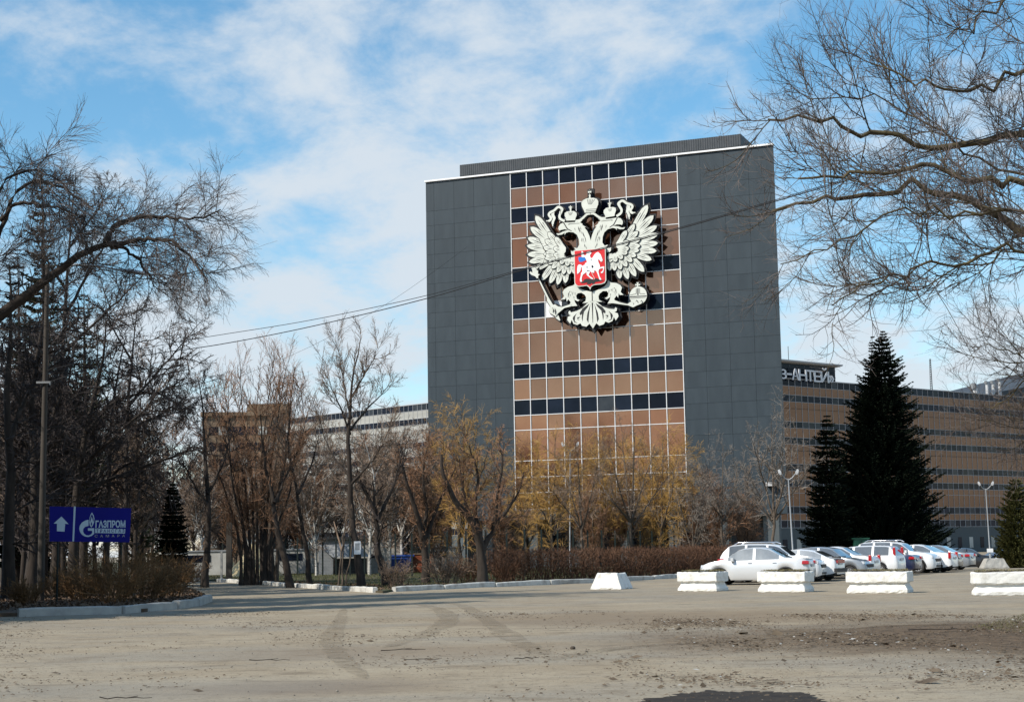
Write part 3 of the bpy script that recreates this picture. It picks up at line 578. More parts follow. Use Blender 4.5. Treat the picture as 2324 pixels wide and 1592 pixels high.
# shield with rider
SH = ep(5, 145, 150, 1255, 60, 1280, 1200, 1230, 1290, 1100, 1340, 850, 1365, 760, 1420, 715, 1530, 680, 1450, 600, 1390, 300, 1425, 200, 1370, 170, 1300)
SI = ep(5, 178, 182, 1225, 95, 1245, 1190, 1200, 1268, 1100, 1310, 850, 1332, 750, 1388, 715, 1450, 690, 1418, 610, 1358, 310, 1390, 232, 1348, 198, 1280)
sh = plate('shield', SH, -1.62, -1.36, M['cream'], back=.16)
mb = MB().prism(SI, -1.64, -1.615, 0); fld = mb.build('red_field', M['red'], sh)
horse = ep(5, 455, 700, 400, 655, 330, 650, 285, 700, 270, 800, 270, 985, 310, 960, 370, 900, 395, 830, 400, 750, 430, 740, 440, 830, 450, 900, 410, 940, 395, 1050, 365, 1160, 375, 1252, 440, 1255, 425, 1180, 440, 1080, 470, 1000, 550, 950, 595, 905, 605, 1020, 680, 1080, 760, 1150, 830, 1165, 830, 1140, 740, 1080, 665, 1015, 710, 930, 715, 870, 770, 930, 870, 940, 855, 865, 930, 870, 970, 950, 1010, 1060, 1050, 1180, 1110, 1190, 1110, 1160, 1050, 1060, 1012, 900, 1030, 820, 1100, 790, 1180, 780, 1170, 850, 1140, 890, 1092, 920, 1110, 955, 1170, 940, 1200, 850, 1220, 740, 1190, 715, 1070, 750, 1060, 670, 1020, 580, 990, 480, 1050, 490, 1090, 550, 1140, 550, 1160, 490, 1120, 380, 1090, 300, 1000, 215, 940, 235, 870, 300, 820, 390, 785, 430, 742, 420, 712, 330, 770, 250, 740, 185, 660, 180, 592, 230, 605, 285, 545, 345, 492, 300, 480, 210, 430, 172, 415, 260, 420, 340, 430, 400, 540, 400, 590, 490, 612, 580, 552, 600, 540, 650)
MB().prism(horse, -1.672, -1.645, 0).build('rider_on_horse', M['white'], sh)
MB().prism(ep(5, 315, 390, 430, 385, 545, 405, 575, 500, 500, 530, 430, 562, 350, 560, 310, 480), -1.655, -1.642, 0).build('blue_cloak', M['blue'], sh)
MB().prism(ep(5, 370, 1275, 480, 1240, 510, 1180, 600, 1142, 740, 1155, 850, 1190, 900, 1120, 1010, 1150, 1080, 1205, 1220, 1190, 1140, 1225, 900, 1262, 870, 1310, 800, 1330, 780, 1290, 700, 1350, 680, 1330, 600, 1342, 640, 1280, 440, 1302), -1.660, -1.642, 0).build('dragon', M['black'], sh)
MB().prism(stroke(ep(5, 780, 940, 890, 1165), 14*.08796/34), -1.680, -1.673, 0).build('spear', M['cream'], sh)
for p in (ep(5, 600, 700, 640, 745, 610, 790), ep(5, 770, 700, 815, 670, 845, 740, 790, 780), ep(5, 620, 860, 700, 850, 710, 870, 600, 890), ep(5, 730, 510, 780, 470, 770, 520)): MB().prism(p, -1.680, -1.671, 0).build('engraved_stroke', M['dark'], sh)
mb = MB()
for x, z in ((-3.2, 24.5), (3.2, 24.5), (-3.2, 28), (3.2, 28), (0, 21), (0, 30.5), (-1.6, 26), (1.6, 26)): mb.box((U0+x, -.4, z), (.12, .85, .12))
mb.build('bracket', M['black'], arms)

# ================================================================== blue direction sign
sl, sr = at(111, 1190, 52.0), at(296, 1190, 53.6)
SP = Plane(sl, sr-sl); sgn = empty('direction_sign', SP.O, SP.ang, 'dark blue direction sign with a white arrow and gas company lettering', 'sign')
def c1s(x, y): return SP.px((140+x*.11618)/S_, (1550+y*.11618)/S_)
def sp(*xy): return [c1s(xy[i], xy[i+1]) for i in range(0, len(xy), 2)]
MB().prism(sp(105, 70, 2270, 122, 2225, 1022, 105, 1000), -.02, .03, 0).build('panel', M['signblue'], sgn)
MB().prism(sp(418, 338, 605, 540, 515, 530, 500, 740, 298, 728, 300, 528, 212, 525), -.026, -.02, 0).build('arrow', M['signwhite'], sgn)
MB().prism(sp(745, 72, 796, 74, 750, 998, 708, 997), -.026, -.02, 0).build('divider', M['signwhite'], sgn)
MB().prism(sp(1135, 425, 1050, 445, 960, 500, 905, 580, 888, 660, 910, 750, 960, 820, 1040, 868, 1130, 880, 1220, 850, 1285, 800, 1285, 650, 1120, 650, 1120, 715, 1225, 715, 1235, 760, 1210, 810, 1140, 842, 1070, 835, 1010, 790, 990, 720, 1000, 660, 1040, 612, 1110, 595, 1135, 585), -.026, -.02, 0).build('logo_letter', M['signwhite'], sgn)
for i, (p, m) in enumerate(((sp(1225, 232, 1272, 310, 1290, 400, 1280, 500, 1245, 580, 1210, 628, 1172, 580, 1154, 490, 1164, 380, 1190, 290), 'signwhite'), (sp(1225, 272, 1260, 350, 1270, 430, 1262, 490, 1220, 330, 1180, 490, 1172, 430, 1190, 340), 'signblue'), (sp(1212, 480, 1232, 540, 1210, 592, 1192, 540), 'signblue'))):
    MB().prism(p, -.026-.004*i, -.02-.004*i, 0).build('logo_flame', M[m], sgn)
def sign_text(s, box, m, d, bold):
    (x0, y0), (x1, y1) = c1s(box[0], box[3]), c1s(box[2], box[1]); me = fit_text(text_mesh(s, 1, m, .002, bold), x1-x0, y1-y0)
    link('lettering', me, sgn, loc=(x0, d, y0), rot=(math.pi/2, 0, 0))
sign_text('ГАЗПРОМ', (1318, 440, 2115, 640), M['signwhite'], -.0235, .035)
MB().prism(sp(1310, 655, 2110, 672, 2100, 790, 1310, 775), -.026, -.02, 0).build('stripe', M['signwhite'], sgn)
sign_text('Т Р А Н С Г А З', (1340, 672, 2085, 770), M['signblue'], -.0285, .015)
sign_text('С  А  М  А  Р  А', (1300, 815, 2100, 890), M['galv'], -.0235, 0)
wS = c1s(2250, 500)[0]
for k in (.12, .90): 
    mb = MB().tube([(wS*k, .07, -.3), (wS*k, .07, c1s(500, 150)[1])], .035, 8); mb.build('post', M['post'], sgn)
# ================================================================== bare trees
def nrm(v): return v/np.maximum(np.linalg.norm(v, axis=-1, keepdims=True), 1e-9)
def tubes(Pn, Rn, sides):
    N, K, _ = Pn.shape; T = nrm(np.gradient(Pn, axis=1)); ref = np.where(np.abs(T[..., 2:3]) < .85, np.array([0, 0, 1.]), np.array([1., 0, 0]))
    U = nrm(np.cross(T, ref)); V = np.cross(T, U); a = np.arange(sides)*2*np.pi/sides
    ring = Pn[:, :, None]+Rn[:, :, None, None]*(np.cos(a)[None, None, :, None]*U[:, :, None]+np.sin(a)[None, None, :, None]*V[:, :, None])
    idx = np.arange(N*K*sides).reshape(N, K, sides); nx_ = np.roll(idx, -1, axis=2)
    Qd = np.stack([idx[:, :-1], nx_[:, :-1], nx_[:, 1:], idx[:, 1:]], -1).reshape(-1, 4)
    return ring.reshape(-1, 3), Qd
def ribbons(Pn, Rn, rng):
    N, K, _ = Pn.shape; T = nrm(Pn[:, -1]-Pn[:, 0]); U = nrm(np.cross(T, rng.normal(size=(N, 3))))
    V = np.stack([Pn-U[:, None]*Rn[..., None], Pn+U[:, None]*Rn[..., None]], 2); idx = np.arange(N*K*2).reshape(N, K, 2)
    return V.reshape(-1, 3), np.stack([idx[:, :-1, 0], idx[:, :-1, 1], idx[:, 1:, 1], idx[:, 1:, 0]], -1).reshape(-1, 4)
def join(parts):
    V, Qd, k = [], [], 0
    for v, q in parts: V.append(v); Qd.append(q+k); k += len(v)
    return np.concatenate(V), np.concatenate(Qd)
def resample(pts, K):
    pts = np.array(smooth3(pts), float); d = np.r_[0, np.cumsum(np.linalg.norm(np.diff(pts, axis=0), axis=1))]; t = np.linspace(0, d[-1], K)
    return np.stack([np.interp(t, d, pts[:, i]) for i in range(3)], 1)
def smooth3(pts, k=5):
    n = len(pts); P_ = [np.array(p, float) for p in pts]
    if n < 3: return P_
    out = []
    for i in range(n-1):
        a, b, c, d = P_[max(i-1, 0)], P_[i], P_[i+1], P_[min(i+2, n-1)]
        for j in range(k): t = j/k; out.append(.5*((2*b)+(c-a)*t+(2*a-5*b+4*c-d)*t*t+(3*b-a-3*c+d)*t**3))
    return out+[P_[-1]]
def kids(Pp, Rp, rng, n, t0=.25, t1=1., ratio=.5, ang=45, K=6, up=.1, wob=.12, rk=.012, rmin=.004, taper=.55, lmin=0, bias=None, lvar=.35, droop=0, shrink=.55, plen=None, lmax=99):
    N, Kp, _ = Pp.shape; L0 = np.linalg.norm(np.diff(Pp, axis=1), axis=2).sum(1) if plen is None else plen
    par = np.repeat(np.arange(N), n); m = len(par); t = (np.tile(np.arange(n), N)+rng.random(m))/n*(t1-t0)+t0
    f = t*(Kp-1); i = np.minimum(f.astype(int), Kp-2); w = (f-i)[:, None]
    pos = Pp[par, i]*(1-w)+Pp[par, i+1]*w; tan = nrm(Pp[par, i+1]-Pp[par, i]); rp = Rp[par, i]*(1-w[:, 0])+Rp[par, i+1]*w[:, 0]
    ax = nrm(np.cross(tan, rng.normal(size=(m, 3)))); a = np.radians(ang*(1+.3*rng.normal(size=m)))[:, None]
    d = tan*np.cos(a)+ax*np.sin(a)
    if bias is not None: d = nrm(d+np.array(bias))
    L = np.maximum(L0[par]*ratio*(1-shrink*t)*(1+lvar*rng.normal(size=m)).clip(.3, 1.9), lmin); L = np.minimum(L, lmax*(.6+.5*rng.random(m)))
    out = np.zeros((m, K, 3)); out[:, 0] = pos; st = (L/(K-1))[:, None]
    for k in range(1, K):
        d = nrm(d+wob*rng.normal(size=(m, 3))+np.array([0, 0, up])-np.array([0, 0, droop])*(k/K)); out[:, k] = out[:, k-1]+d*st
    r0 = np.maximum(np.minimum(rp*.75, rk*L+rmin), rmin); R_ = r0[:, None]*np.linspace(1, 1-taper, K)[None]
    return out, np.maximum(R_, rmin*.7)
def tree(name, label, stems, r0, levels, barkm='bark', twigm='twig', seed=1, group=None, cat='tree', rtop=.10, K0=14, sides=7, origin=None, n_wood=1, rs=1.8, jt=.02):
    """stems: list of world polylines (first is the trunk); levels: list of dicts for kids(); n_wood levels belong to the trunk part"""
    rng = np.random.default_rng(seed); o = np.array(origin if origin is not None else stems[0][0], float); o = np.array([o[0], o[1], gz(o[0], o[1])])
    st = np.stack([resample(s, K0) for s in stems]); rr = r0 if isinstance(r0, (list, tuple)) else [r0]+[r0*.6]*(len(stems)-1)
    tp = np.linspace(0, 1, K0); RR = np.stack([a*(1-(1-rtop)*tp)*(1+.25*np.exp(-tp*14)) for a in rr])
    jit = rng.normal(size=st.shape)*jt; jit[:, 0] = 0; st = st+jit
    wood = [tubes(st-o, RR, sides)]; tw = [[], []]; Pc, Rc = st, RR
    for li, kw in enumerate(levels):
        kw = dict(kw); sd = kw.pop('sides', 3); extra = kw.pop('also', False); Pn, Rn = kids(Pc, Rc, rng, **kw)
        keep = Pn[:, -1, 2] > o[2]+.15; Pn, Rn = Pn[keep], Rn[keep]
        (wood if li < n_wood else tw[0]).append(tubes(Pn-o, Rn, 4) if li < n_wood else ribbons(Pn-o, Rn*rs, rng))
        Pc, Rc = Pn, Rn
    root = empty(name, tuple(o), 0, label, cat, group)
    link('trunk', np_mesh('trunk', *join(wood), M[barkm], True), root)
    if tw[0]: link('crown', np_mesh('crown', *join(tw[0]), M[twigm]), root)
    return root
def pst(Y, *xyz):     # pixel polyline at depth Y with depth offsets: x,y,dz, ...
    return [tuple(at(xyz[i], xyz[i+1], Y+xyz[i+2])) for i in range(0, len(xyz), 3)]
def base(px, Y): p = gxy(px, Y); return (p.x, p.y, gz(p.x, p.y)-.1)
def stem(Y, px0, *xyz): return [base(px0, Y)] + pst(Y, *xyz)
A = dict
# ---- tall young tree with a plaque, beside the broken kerb
tree('bare_tree', 'tall slender bare tree with a white notice tied to its trunk', [stem(72, 820, 812, 1260, 0, 799, 1180, .2, 794, 1080, 0, 789, 990, -.2, 795, 930, 0, 801, 850, .2, 812, 810, 0, 816, 770, 0),
     pst(72, 795, 985, 0, 775, 930, -.5, 755, 885, -.8, 742, 835, -1), pst(72, 796, 975, 0, 835, 925, .6, 870, 890, .9, 892, 855, 1.2), pst(72, 797, 950, 0, 782, 880, .5, 775, 830, .8, 778, 785, 1), pst(72, 800, 900, 0, 828, 850, -.6, 848, 815, -1, 857, 780, -1),
     pst(72, 794, 1080, 0, 760, 1040, .5, 735, 990, 1, 722, 930, 1), pst(72, 795, 1100, 0, 840, 1050, -.5, 872, 1000, -1, 890, 940, -1)],
     [.19, .06, .06, .05, .05, .06, .06], [A(n=13, t0=.15, lmax=1.7, ratio=.40, ang=36, K=8, up=.10, wob=.10, rk=.006, rmin=.006, shrink=.3), A(n=10, t0=.1, ratio=.50, ang=36, K=5, up=.10, rmin=.0042, shrink=.4), A(n=7, t0=.1, ratio=.52, ang=38, K=3, up=.08, rmin=.0036)], seed=21, K0=18)
# ---- many stemmed clump
Yc = 84; st_ = []
for i, (xb, xm, ym, xt, yt) in enumerate(((556, 540, 1110, 478, 880), (566, 556, 1090, 505, 850), (575, 572, 1090, 545, 835), (584, 580, 1070, 590, 850), (594, 594, 1060, 622, 815), (602, 614, 1060, 650, 825), (612, 636, 1090, 685, 870), (546, 516, 1130, 455, 950), (618, 655, 1120, 700, 930), (598, 602, 1050, 632, 845), (561, 528, 1100, 520, 870), (608, 642, 1080, 668, 840))):
    st_.append(stem(Yc, xb, xb, 1240, 0, xm, ym, random.uniform(-1, 1), (xm*.45+xt*.55)+random.uniform(-6, 6), (ym+yt)/2, random.uniform(-1.5, 1.5), xt, yt, random.uniform(-2, 2)))
tree('bare_tree', 'broad fan of many thin trunks growing from one stump', st_, [.095]*12, [A(n=18, t0=.2, lmax=1.8, ratio=.27, ang=30, K=6, up=.13, wob=.10, rk=.006, rmin=.006, shrink=.3), A(n=10, t0=.1, ratio=.52, ang=32, K=4, up=.12, rmin=.0042, shrink=.4), A(n=6, t0=.1, ratio=.55, ang=34, K=3, up=.1, rmin=.0038)], 'bark', 'twig_red', seed=22, origin=st_[3][0])
# ---- other trees on the left verge
V2 = [A(n=15, t0=.22, lmax=2.0, ratio=.40, ang=46, K=7, up=.06, wob=.13, shrink=.35, rk=.006, rmin=.006), A(n=10, t0=.12, ratio=.46, ang=45, K=5, up=.05, rmin=.0045), A(n=8, t0=.12, ratio=.48, ang=45, K=3, up=.04, rmin=.004)]
tree('bare_tree', 'dark forked bare tree left of the fan of trunks', [stem(80, 466, 470, 1240, 0, 474, 1160, 0, 468, 1060, .4, 462, 960, .6, 452, 860, 0), pst(80, 473, 1150, 0, 430, 1080, -.5, 405, 1010, -1), pst(80, 472, 1120, 0, 510, 1040, .5, 530, 960, 1)], [.20, .08, .08], V2, 'bark', 'twig_dark', seed=23)
tree('bare_tree', 'dark trunk leaning left in front of the fan of trunks', [stem(76, 660, 645, 1260, 0, 628, 1200, 0, 618, 1120, .3, 600, 1040, 0, 590, 940, -.5), pst(76, 622, 1140, 0, 660, 1060, .8, 690, 980, 1)], [.19, .09], V2, 'bark', 'twig_red', seed=24)
tree('bare_tree', 'leaning thin tree between the trunk fan and the notice tree', [stem(78, 705, 697, 1260, 0, 682, 1180, 0, 672, 1100, .3, 655, 1010, .4, 660, 930, 0), pst(78, 676, 1120, 0, 712, 1040, .8, 725, 960, .6)], [.14, .07], V2, 'bark', 'twig', seed=25)
tree('bare_tree', 'tree with twin stems rising beside the pale sand heap', [stem(88, 618, 615, 1240, 0, 612, 1150, 0, 625, 1050, 0, 640, 950, 0, 655, 860, 0), stem(88, 628, 632, 1200, 0, 650, 1080, 1, 690, 960, 1.5, 715, 890, 1.5)], [.16, .12], V2, 'bark_pale', 'twig', seed=26)
tree('bare_tree', 'lopped tree with a knobbly crooked trunk near the blue skip', [stem(73, 880, 872, 1290, 0, 858, 1250, .2, 856, 1200, .2, 850, 1150, 0, 846, 1090, 0), pst(73, 854, 1180, 0, 885, 1120, .4, 905, 1060, .8, 915, 1000, 1), pst(73, 853, 1160, 0, 825, 1110, -.4, 810, 1060, -.7)], [.24, .10, .09], [A(n=11, t0=.35, ratio=.42, ang=48, K=7, up=.12, wob=.14, rk=.014, rmin=.006), A(n=8, t0=.1, ratio=.42, ang=42, K=5, up=.1, rmin=.0045), A(n=5, t0=.15, ratio=.45, ang=42, K=4, up=.06, rmin=.0035)], 'bark', 'twig_dark', seed=27)
sp3 = tree('sapling', 'three thin leaning saplings sprouting together by the grey shed', [stem(74, 768, 775, 1250, 0, 785, 1180, 0, 800, 1120, 0), stem(74, 776, 780, 1240, 0, 788, 1150, .3, 790, 1060, .3), stem(74, 782, 800, 1230, 0, 815, 1150, -.3, 830, 1090, -.3)], [.05, .05, .045], [A(n=6, t0=.4, ratio=.3, ang=40, K=5, up=.1, rmin=.006), A(n=5, t0=.2, ratio=.5, ang=40, K=4, rmin=.004)], 'bark_pale', 'twig', seed=28, n_wood=0)
# ---- vase shaped fruit trees
VS = [A(n=14, t0=.08, lmax=1.7, ratio=.42, ang=46, K=8, up=.08, wob=.17, shrink=.35, rk=.007, rmin=.006), A(n=11, t0=.12, ratio=.46, ang=48, K=5, up=.06, wob=.16, rmin=.0048), A(n=8, t0=.12, ratio=.46, ang=50, K=3, up=.05, wob=.15, rmin=.0042)]
tree('fruit_tree', 'vase shaped bare fruit tree with a smooth single bole by the fence', [stem(77, 966, 966, 1270, 0, 962, 1225, 0, 945, 1160, -.3, 925, 1100, -.6, 905, 1030, -.8), pst(77, 963, 1230, 0, 985, 1170, .3, 1005, 1120, .6, 1035, 1060, .8), pst(77, 962, 1220, 0, 968, 1150, .2, 960, 1080, 0, 972, 1010, 0), pst(77, 963, 1225, 0, 940, 1140, .8, 950, 1060, 1.2)], [.21, .12, .11, .09], VS, 'bark', 'twig_red', seed=31, rtop=.22)
tree('fruit_tree', 'spreading fruit tree forking low on a short thick trunk before the hedge', [stem(73, 1095, 1093, 1285, 0, 1090, 1240, 0, 1070, 1180, -.4, 1035, 1140, -.8, 1010, 1090, -1, 1000, 1030, -1), pst(73, 1092, 1250, 0, 1118, 1205, .4, 1145, 1165, .7, 1175, 1120, 1, 1190, 1070, 1), pst(73, 1091, 1225, 0, 1078, 1150, .3, 1085, 1080, .3, 1065, 1010, 0), pst(73, 1120, 1200, .4, 1130, 1120, 0, 1140, 1050, -.3, 1130, 1000, -.3), pst(73, 1070, 1180, -.4, 1050, 1110, .5, 1042, 1040, .8)], [.26, .14, .12, .10, .09], VS, 'bark', 'twig_red', seed=32, rtop=.22)
# ---- golden willows and thicket in front of the tower
GW = [A(n=18, t0=.06, lmax=2.2, ratio=.36, ang=40, K=8, up=.10, wob=.12, rk=.008, rmin=.008, droop=.10), A(n=11, t0=.1, ratio=.54, ang=38, K=6, up=.06, wob=.10, rmin=.006, droop=.28), A(n=11, t0=.1, ratio=.7, ang=28, K=3, up=0, droop=.3, rmin=.0055)]
def fan(Y, xb, yf, tops, seed, r0, base_y=1245):
    rg = random.Random(seed); s = [stem(Y, xb, xb+rg.uniform(-3, 3), base_y, 0, xb+rg.uniform(-5, 5), yf, 0, xb+(tops[0][0]-xb)*.6, (yf+tops[0][1])/2, 0, tops[0][0], tops[0][1], 0)]
    for x, y in tops[1:]: k = rg.uniform(.0, .35); s.append(pst(Y, xb+(x-xb)*.05, yf+(k-.1)*40, 0, xb+(x-xb)*.5+rg.uniform(-4, 4), yf+(y-yf)*.45, rg.uniform(-1.5, 1.5), x, y, rg.uniform(-2.5, 2.5)))
    return s, [r0]+[r0*.5]*(len(tops)-1)
def simple(name, label, Y, xb, yf, tops, r0, lv, bm, tm, seed, group=None, by=1245, n_wood=1):
    s, r = fan(Y, xb, yf+25, tops, seed, r0*.62, by); return tree(name, label, s, r, lv, bm, tm, seed=seed, group=group, n_wood=n_wood, rs=.95 if tm == 'twig_gold' else 1.4)
simple('willow_tree', 'golden twigged willow rising behind the low forking fruit tree', 96, 1045, 1190, [(1055, 945), (1020, 960), (1085, 955), (1000, 1010), (1115, 1000)], .2, GW, 'bark', 'twig_gold', 41)
simple('willow_tree', 'golden willow before the left side of the glass wall', 104, 1255, 1180, [(1260, 985), (1215, 1010), (1300, 1000), (1190, 1060), (1330, 1050)], .18, GW, 'bark_pale', 'twig_gold', 42)
simple('willow_tree', 'golden willow before the right side of the glass wall', 108, 1500, 1170, [(1505, 990), (1460, 1000), (1550, 1010), (1430, 1050), (1575, 1060)], .18, GW, 'bark_pale', 'twig_gold', 43)
simple('willow_tree', 'slim golden willow between the two other golden ones', 112, 1370, 1170, [(1370, 1000), (1340, 1030), (1405, 1010)], .15, GW, 'bark_pale', 'twig_gold', 44)
simple('willow_tree', 'small golden willow at the left edge of the glass wall', 110, 1195, 1190, [(1200, 1030), (1170, 1060), (1225, 1050)], .13, GW, 'bark_pale', 'twig_gold', 141)
simple('willow_tree', 'broad low golden willow under the middle of the glass wall', 113, 1330, 1195, [(1330, 1040), (1290, 1060), (1375, 1055), (1265, 1100), (1400, 1100)], .15, GW, 'bark_pale', 'twig_gold', 142)
simple('willow_tree', 'bushy golden willow close to the glass wall beside the crossing limbs', 114, 1450, 1190, [(1450, 1020), (1415, 1040), (1490, 1035), (1520, 1090)], .15, GW, 'bark_pale', 'twig_gold', 143)
simple('willow_tree', 'drooping golden willow at the right edge of the glass wall', 112, 1545, 1180, [(1550, 1020), (1520, 1050), (1585, 1050)], .13, GW, 'bark_pale', 'twig_gold', 144)
simple('bare_tree', 'bare tree with pale crossing limbs behind the hedge', 98, 1432, 1160, [(1440, 985), (1380, 1010), (1490, 1000), (1350, 1080), (1540, 1050), (1410, 960)], .22, VS, 'bark_pale', 'twig', 45)
simple('bare_tree', 'slanting bare tree in the hedge before the middle of the glass wall', 96, 1320, 1170, [(1310, 1000), (1270, 1040), (1360, 1020), (1235, 1090)], .17, VS, 'bark_pale', 'twig', 46)
simple('bare_tree', 'small bare tree splitting in a wide V behind the white cars', 98, 1572, 1225, [(1600, 1060), (1530, 1080), (1640, 1090), (1565, 1040)], .17, VS, 'bark_pale', 'twig_grey', 47)
simple('bare_tree', 'grey bare tree with catkins beside the lamp post', 100, 1640, 1150, [(1640, 1010), (1600, 1040), (1690, 1040), (1580, 1090), (1720, 1100)], .17, VS, 'bark_pale', 'twig_grey', 48)
simple('bare_tree', 'pale barked bare tree at the right corner of the tower', 96, 1757, 1150, [(1750, 955), (1705, 990), (1800, 980), (1690, 1060), (1850, 1040), (1780, 950)], .19, [A(n=10, t0=.2, ratio=.36, ang=38, K=7, up=.12, wob=.12, rk=.012, rmin=.007), VS[1], VS[2]], 'bark_pale', 'twig_grey', 49)
# ---- thicket behind the fence: thin trees one behind another
TH = [A(n=20, t0=.12, ratio=.32, ang=44, K=6, up=.1, wob=.1, rk=.008, rmin=.009), A(n=13, t0=.1, ratio=.48, ang=44, K=4, up=.06, rmin=.008), A(n=10, t0=.1, ratio=.52, ang=44, K=3, up=.05, rmin=.0075)]
rg = random.Random(5)
names_ = ['thin bare tree in the thicket behind the fence']
protos = []
for k, (bm, tm) in enumerate((('bark', 'twig'), ('bark_pale', 'twig_red'), ('bark', 'twig_dark'), ('birch', 'twig'))):
    X0 = (0, 120, 0); s = [[(0, 120, -.1), (rg.uniform(-.2, .2), 120, 3), (rg.uniform(-.4, .4), 120.2, 6.5), (rg.uniform(-.6, .6), 120, 10.5)], [(0, 120, 2.5), (.8, 120.5, 5), (1.4, 121, 8)], [(0, 120, 3), (-.9, 119.5, 5.5), (-1.5, 119, 8.5)]]
    protos.append(tree('thicket_tree', 'x', s, [.13 if k < 3 else .11, .06, .06], TH, bm, tm, seed=60+k, n_wood=1))
spots = [(300, 128, 1.0, 0), (350, 122, 1.1, 2), (400, 135, 1.2, 1), (440, 126, .9, 0), (500, 138, 1.15, 2), (545, 128, 1.0, 1), (650, 132, 1.1, 0), (690, 124, .95, 1), (730, 136, 1.1, 2), (765, 126, .9, 0), (835, 128, 1.0, 1), (900, 132, .95, 0), (925, 120, .8, 2), (985, 126, .85, 1),
         (718, 110, .85, 3), (838, 108, .95, 3), (858, 118, 1.0, 3), (884, 112, .9, 3), (912, 116, 1.0, 3), (570, 116, .8, 3), (460, 118, .9, 3), (1130, 112, .62, 1), (1200, 116, .6, 0), (1290, 114, .6, 2), (1345, 116, .6, 1), (1480, 116, .6, 0), (1545, 116, .55, 2), (1600, 112, .6, 1), (1690, 114, .6, 0)]
for q in range(26): spots.append((rg.uniform(290, 1000), rg.uniform(112, 150), rg.uniform(.6, .95), rg.choice((0, 1, 2, 0, 1))))
for q in range(14): spots.append((rg.uniform(1130, 1720), rg.uniform(108, 117), rg.uniform(.42, .62), rg.choice((0, 1, 1, 2))))
for q in range(22): spots.append((rg.uniform(-60, 330), rg.uniform(66, 112), rg.uniform(.75, 1.25), rg.choice((2, 2, 0))))
for i, (px, Y, sc, k) in enumerate(spots):
    o = protos[k] if not any(q[3] == k for q in spots[:i]) else copy_tree(protos[k])
    b_ = base(px, Y); o.location = (b_[0], b_[1], b_[2]); o.rotation_euler = (0, 0, rg.uniform(0, 6.28)); o.scale = (sc*rg.uniform(.9, 1.1),)*2 + (sc,)
    back = px > 1050; wood = px < 290
    lab = {0: 'thin dark bare tree', 1: 'thin reddish bare tree', 2: 'slim blackish bare tree', 3: 'white barked birch'}[k] + (' in the brush between hedge and tower' if back else ' in the dark wood behind the soil island' if wood else ' in the thicket behind the wire fence')
    tag(o, lab, 'tree', 'thicket trees at the foot of the tower' if back else 'trees of the dark wood' if wood else 'thicket trees behind the wire fence')
# ---- dark wood on the left
LW = [A(n=20, t0=.15, lmax=2.8, ratio=.36, ang=60, K=8, up=.04, wob=.13, rk=.010, rmin=.007, droop=.05), A(n=12, t0=.12, ratio=.46, ang=48, K=5, up=.03, wob=.12, rmin=.0055, droop=.1), A(n=9, t0=.1, ratio=.5, ang=42, K=3, up=0, rmin=.005, droop=.12)]
tree('bare_tree', 'dark upright tree with spreading low limbs beside the blue sign', [stem(66, 165, 172, 1150, 0, 190, 1000, 0, 215, 900, .5, 235, 800, .5, 240, 720, 0), pst(66, 195, 980, 0, 270, 905, .8, 370, 895, 1, 440, 960, 1), pst(66, 185, 1060, 0, 260, 990, -1, 340, 920, -1, 420, 860, -1), pst(66, 178, 1120, 0, 270, 1080, 1, 380, 1040, 1, 470, 1010, 1)], [.24, .10, .09, .10], LW, 'bark', 'twig_dark', seed=71)
tree('bare_tree', 'forked black trunk standing left of the grey utility pole', [stem(64, 75, 78, 1200, 0, 80, 1050, 0, 70, 900, 0, 90, 780, 0, 108, 640, 0), pst(64, 79, 1100, 0, 110, 980, .5, 140, 880, 1, 160, 780, 1), pst(64, 78, 1000, 0, 30, 880, -.5, 10, 760, -1)], [.28, .13, .12], LW, 'bark', 'twig_dark', seed=72)
tree('bare_tree', 'black trunk at the edge of the dark wood', [stem(60, 22, 20, 1200, 0, 25, 1050, 0, 15, 900, 0, 25, 740, 0, 20, 600, 0), pst(60, 22, 1000, 0, 60, 900, 1, 120, 830, 1.5, 200, 800, 1.5)], [.26, .11], LW, 'bark', 'twig_dark', seed=73)
tree('bare_tree', 'slender dark tree rising directly behind the blue sign', [stem(74, 240, 245, 1150, 0, 250, 1000, 0, 262, 880, 0, 285, 760, 0), pst(74, 250, 1020, 0, 320, 960, .6, 400, 935, 1, 470, 900, 1), pst(74, 247, 1090, 0, 300, 1050, -.6, 380, 1075, -1)], [.18, .08, .07], LW, 'bark', 'twig_dark', seed=74)
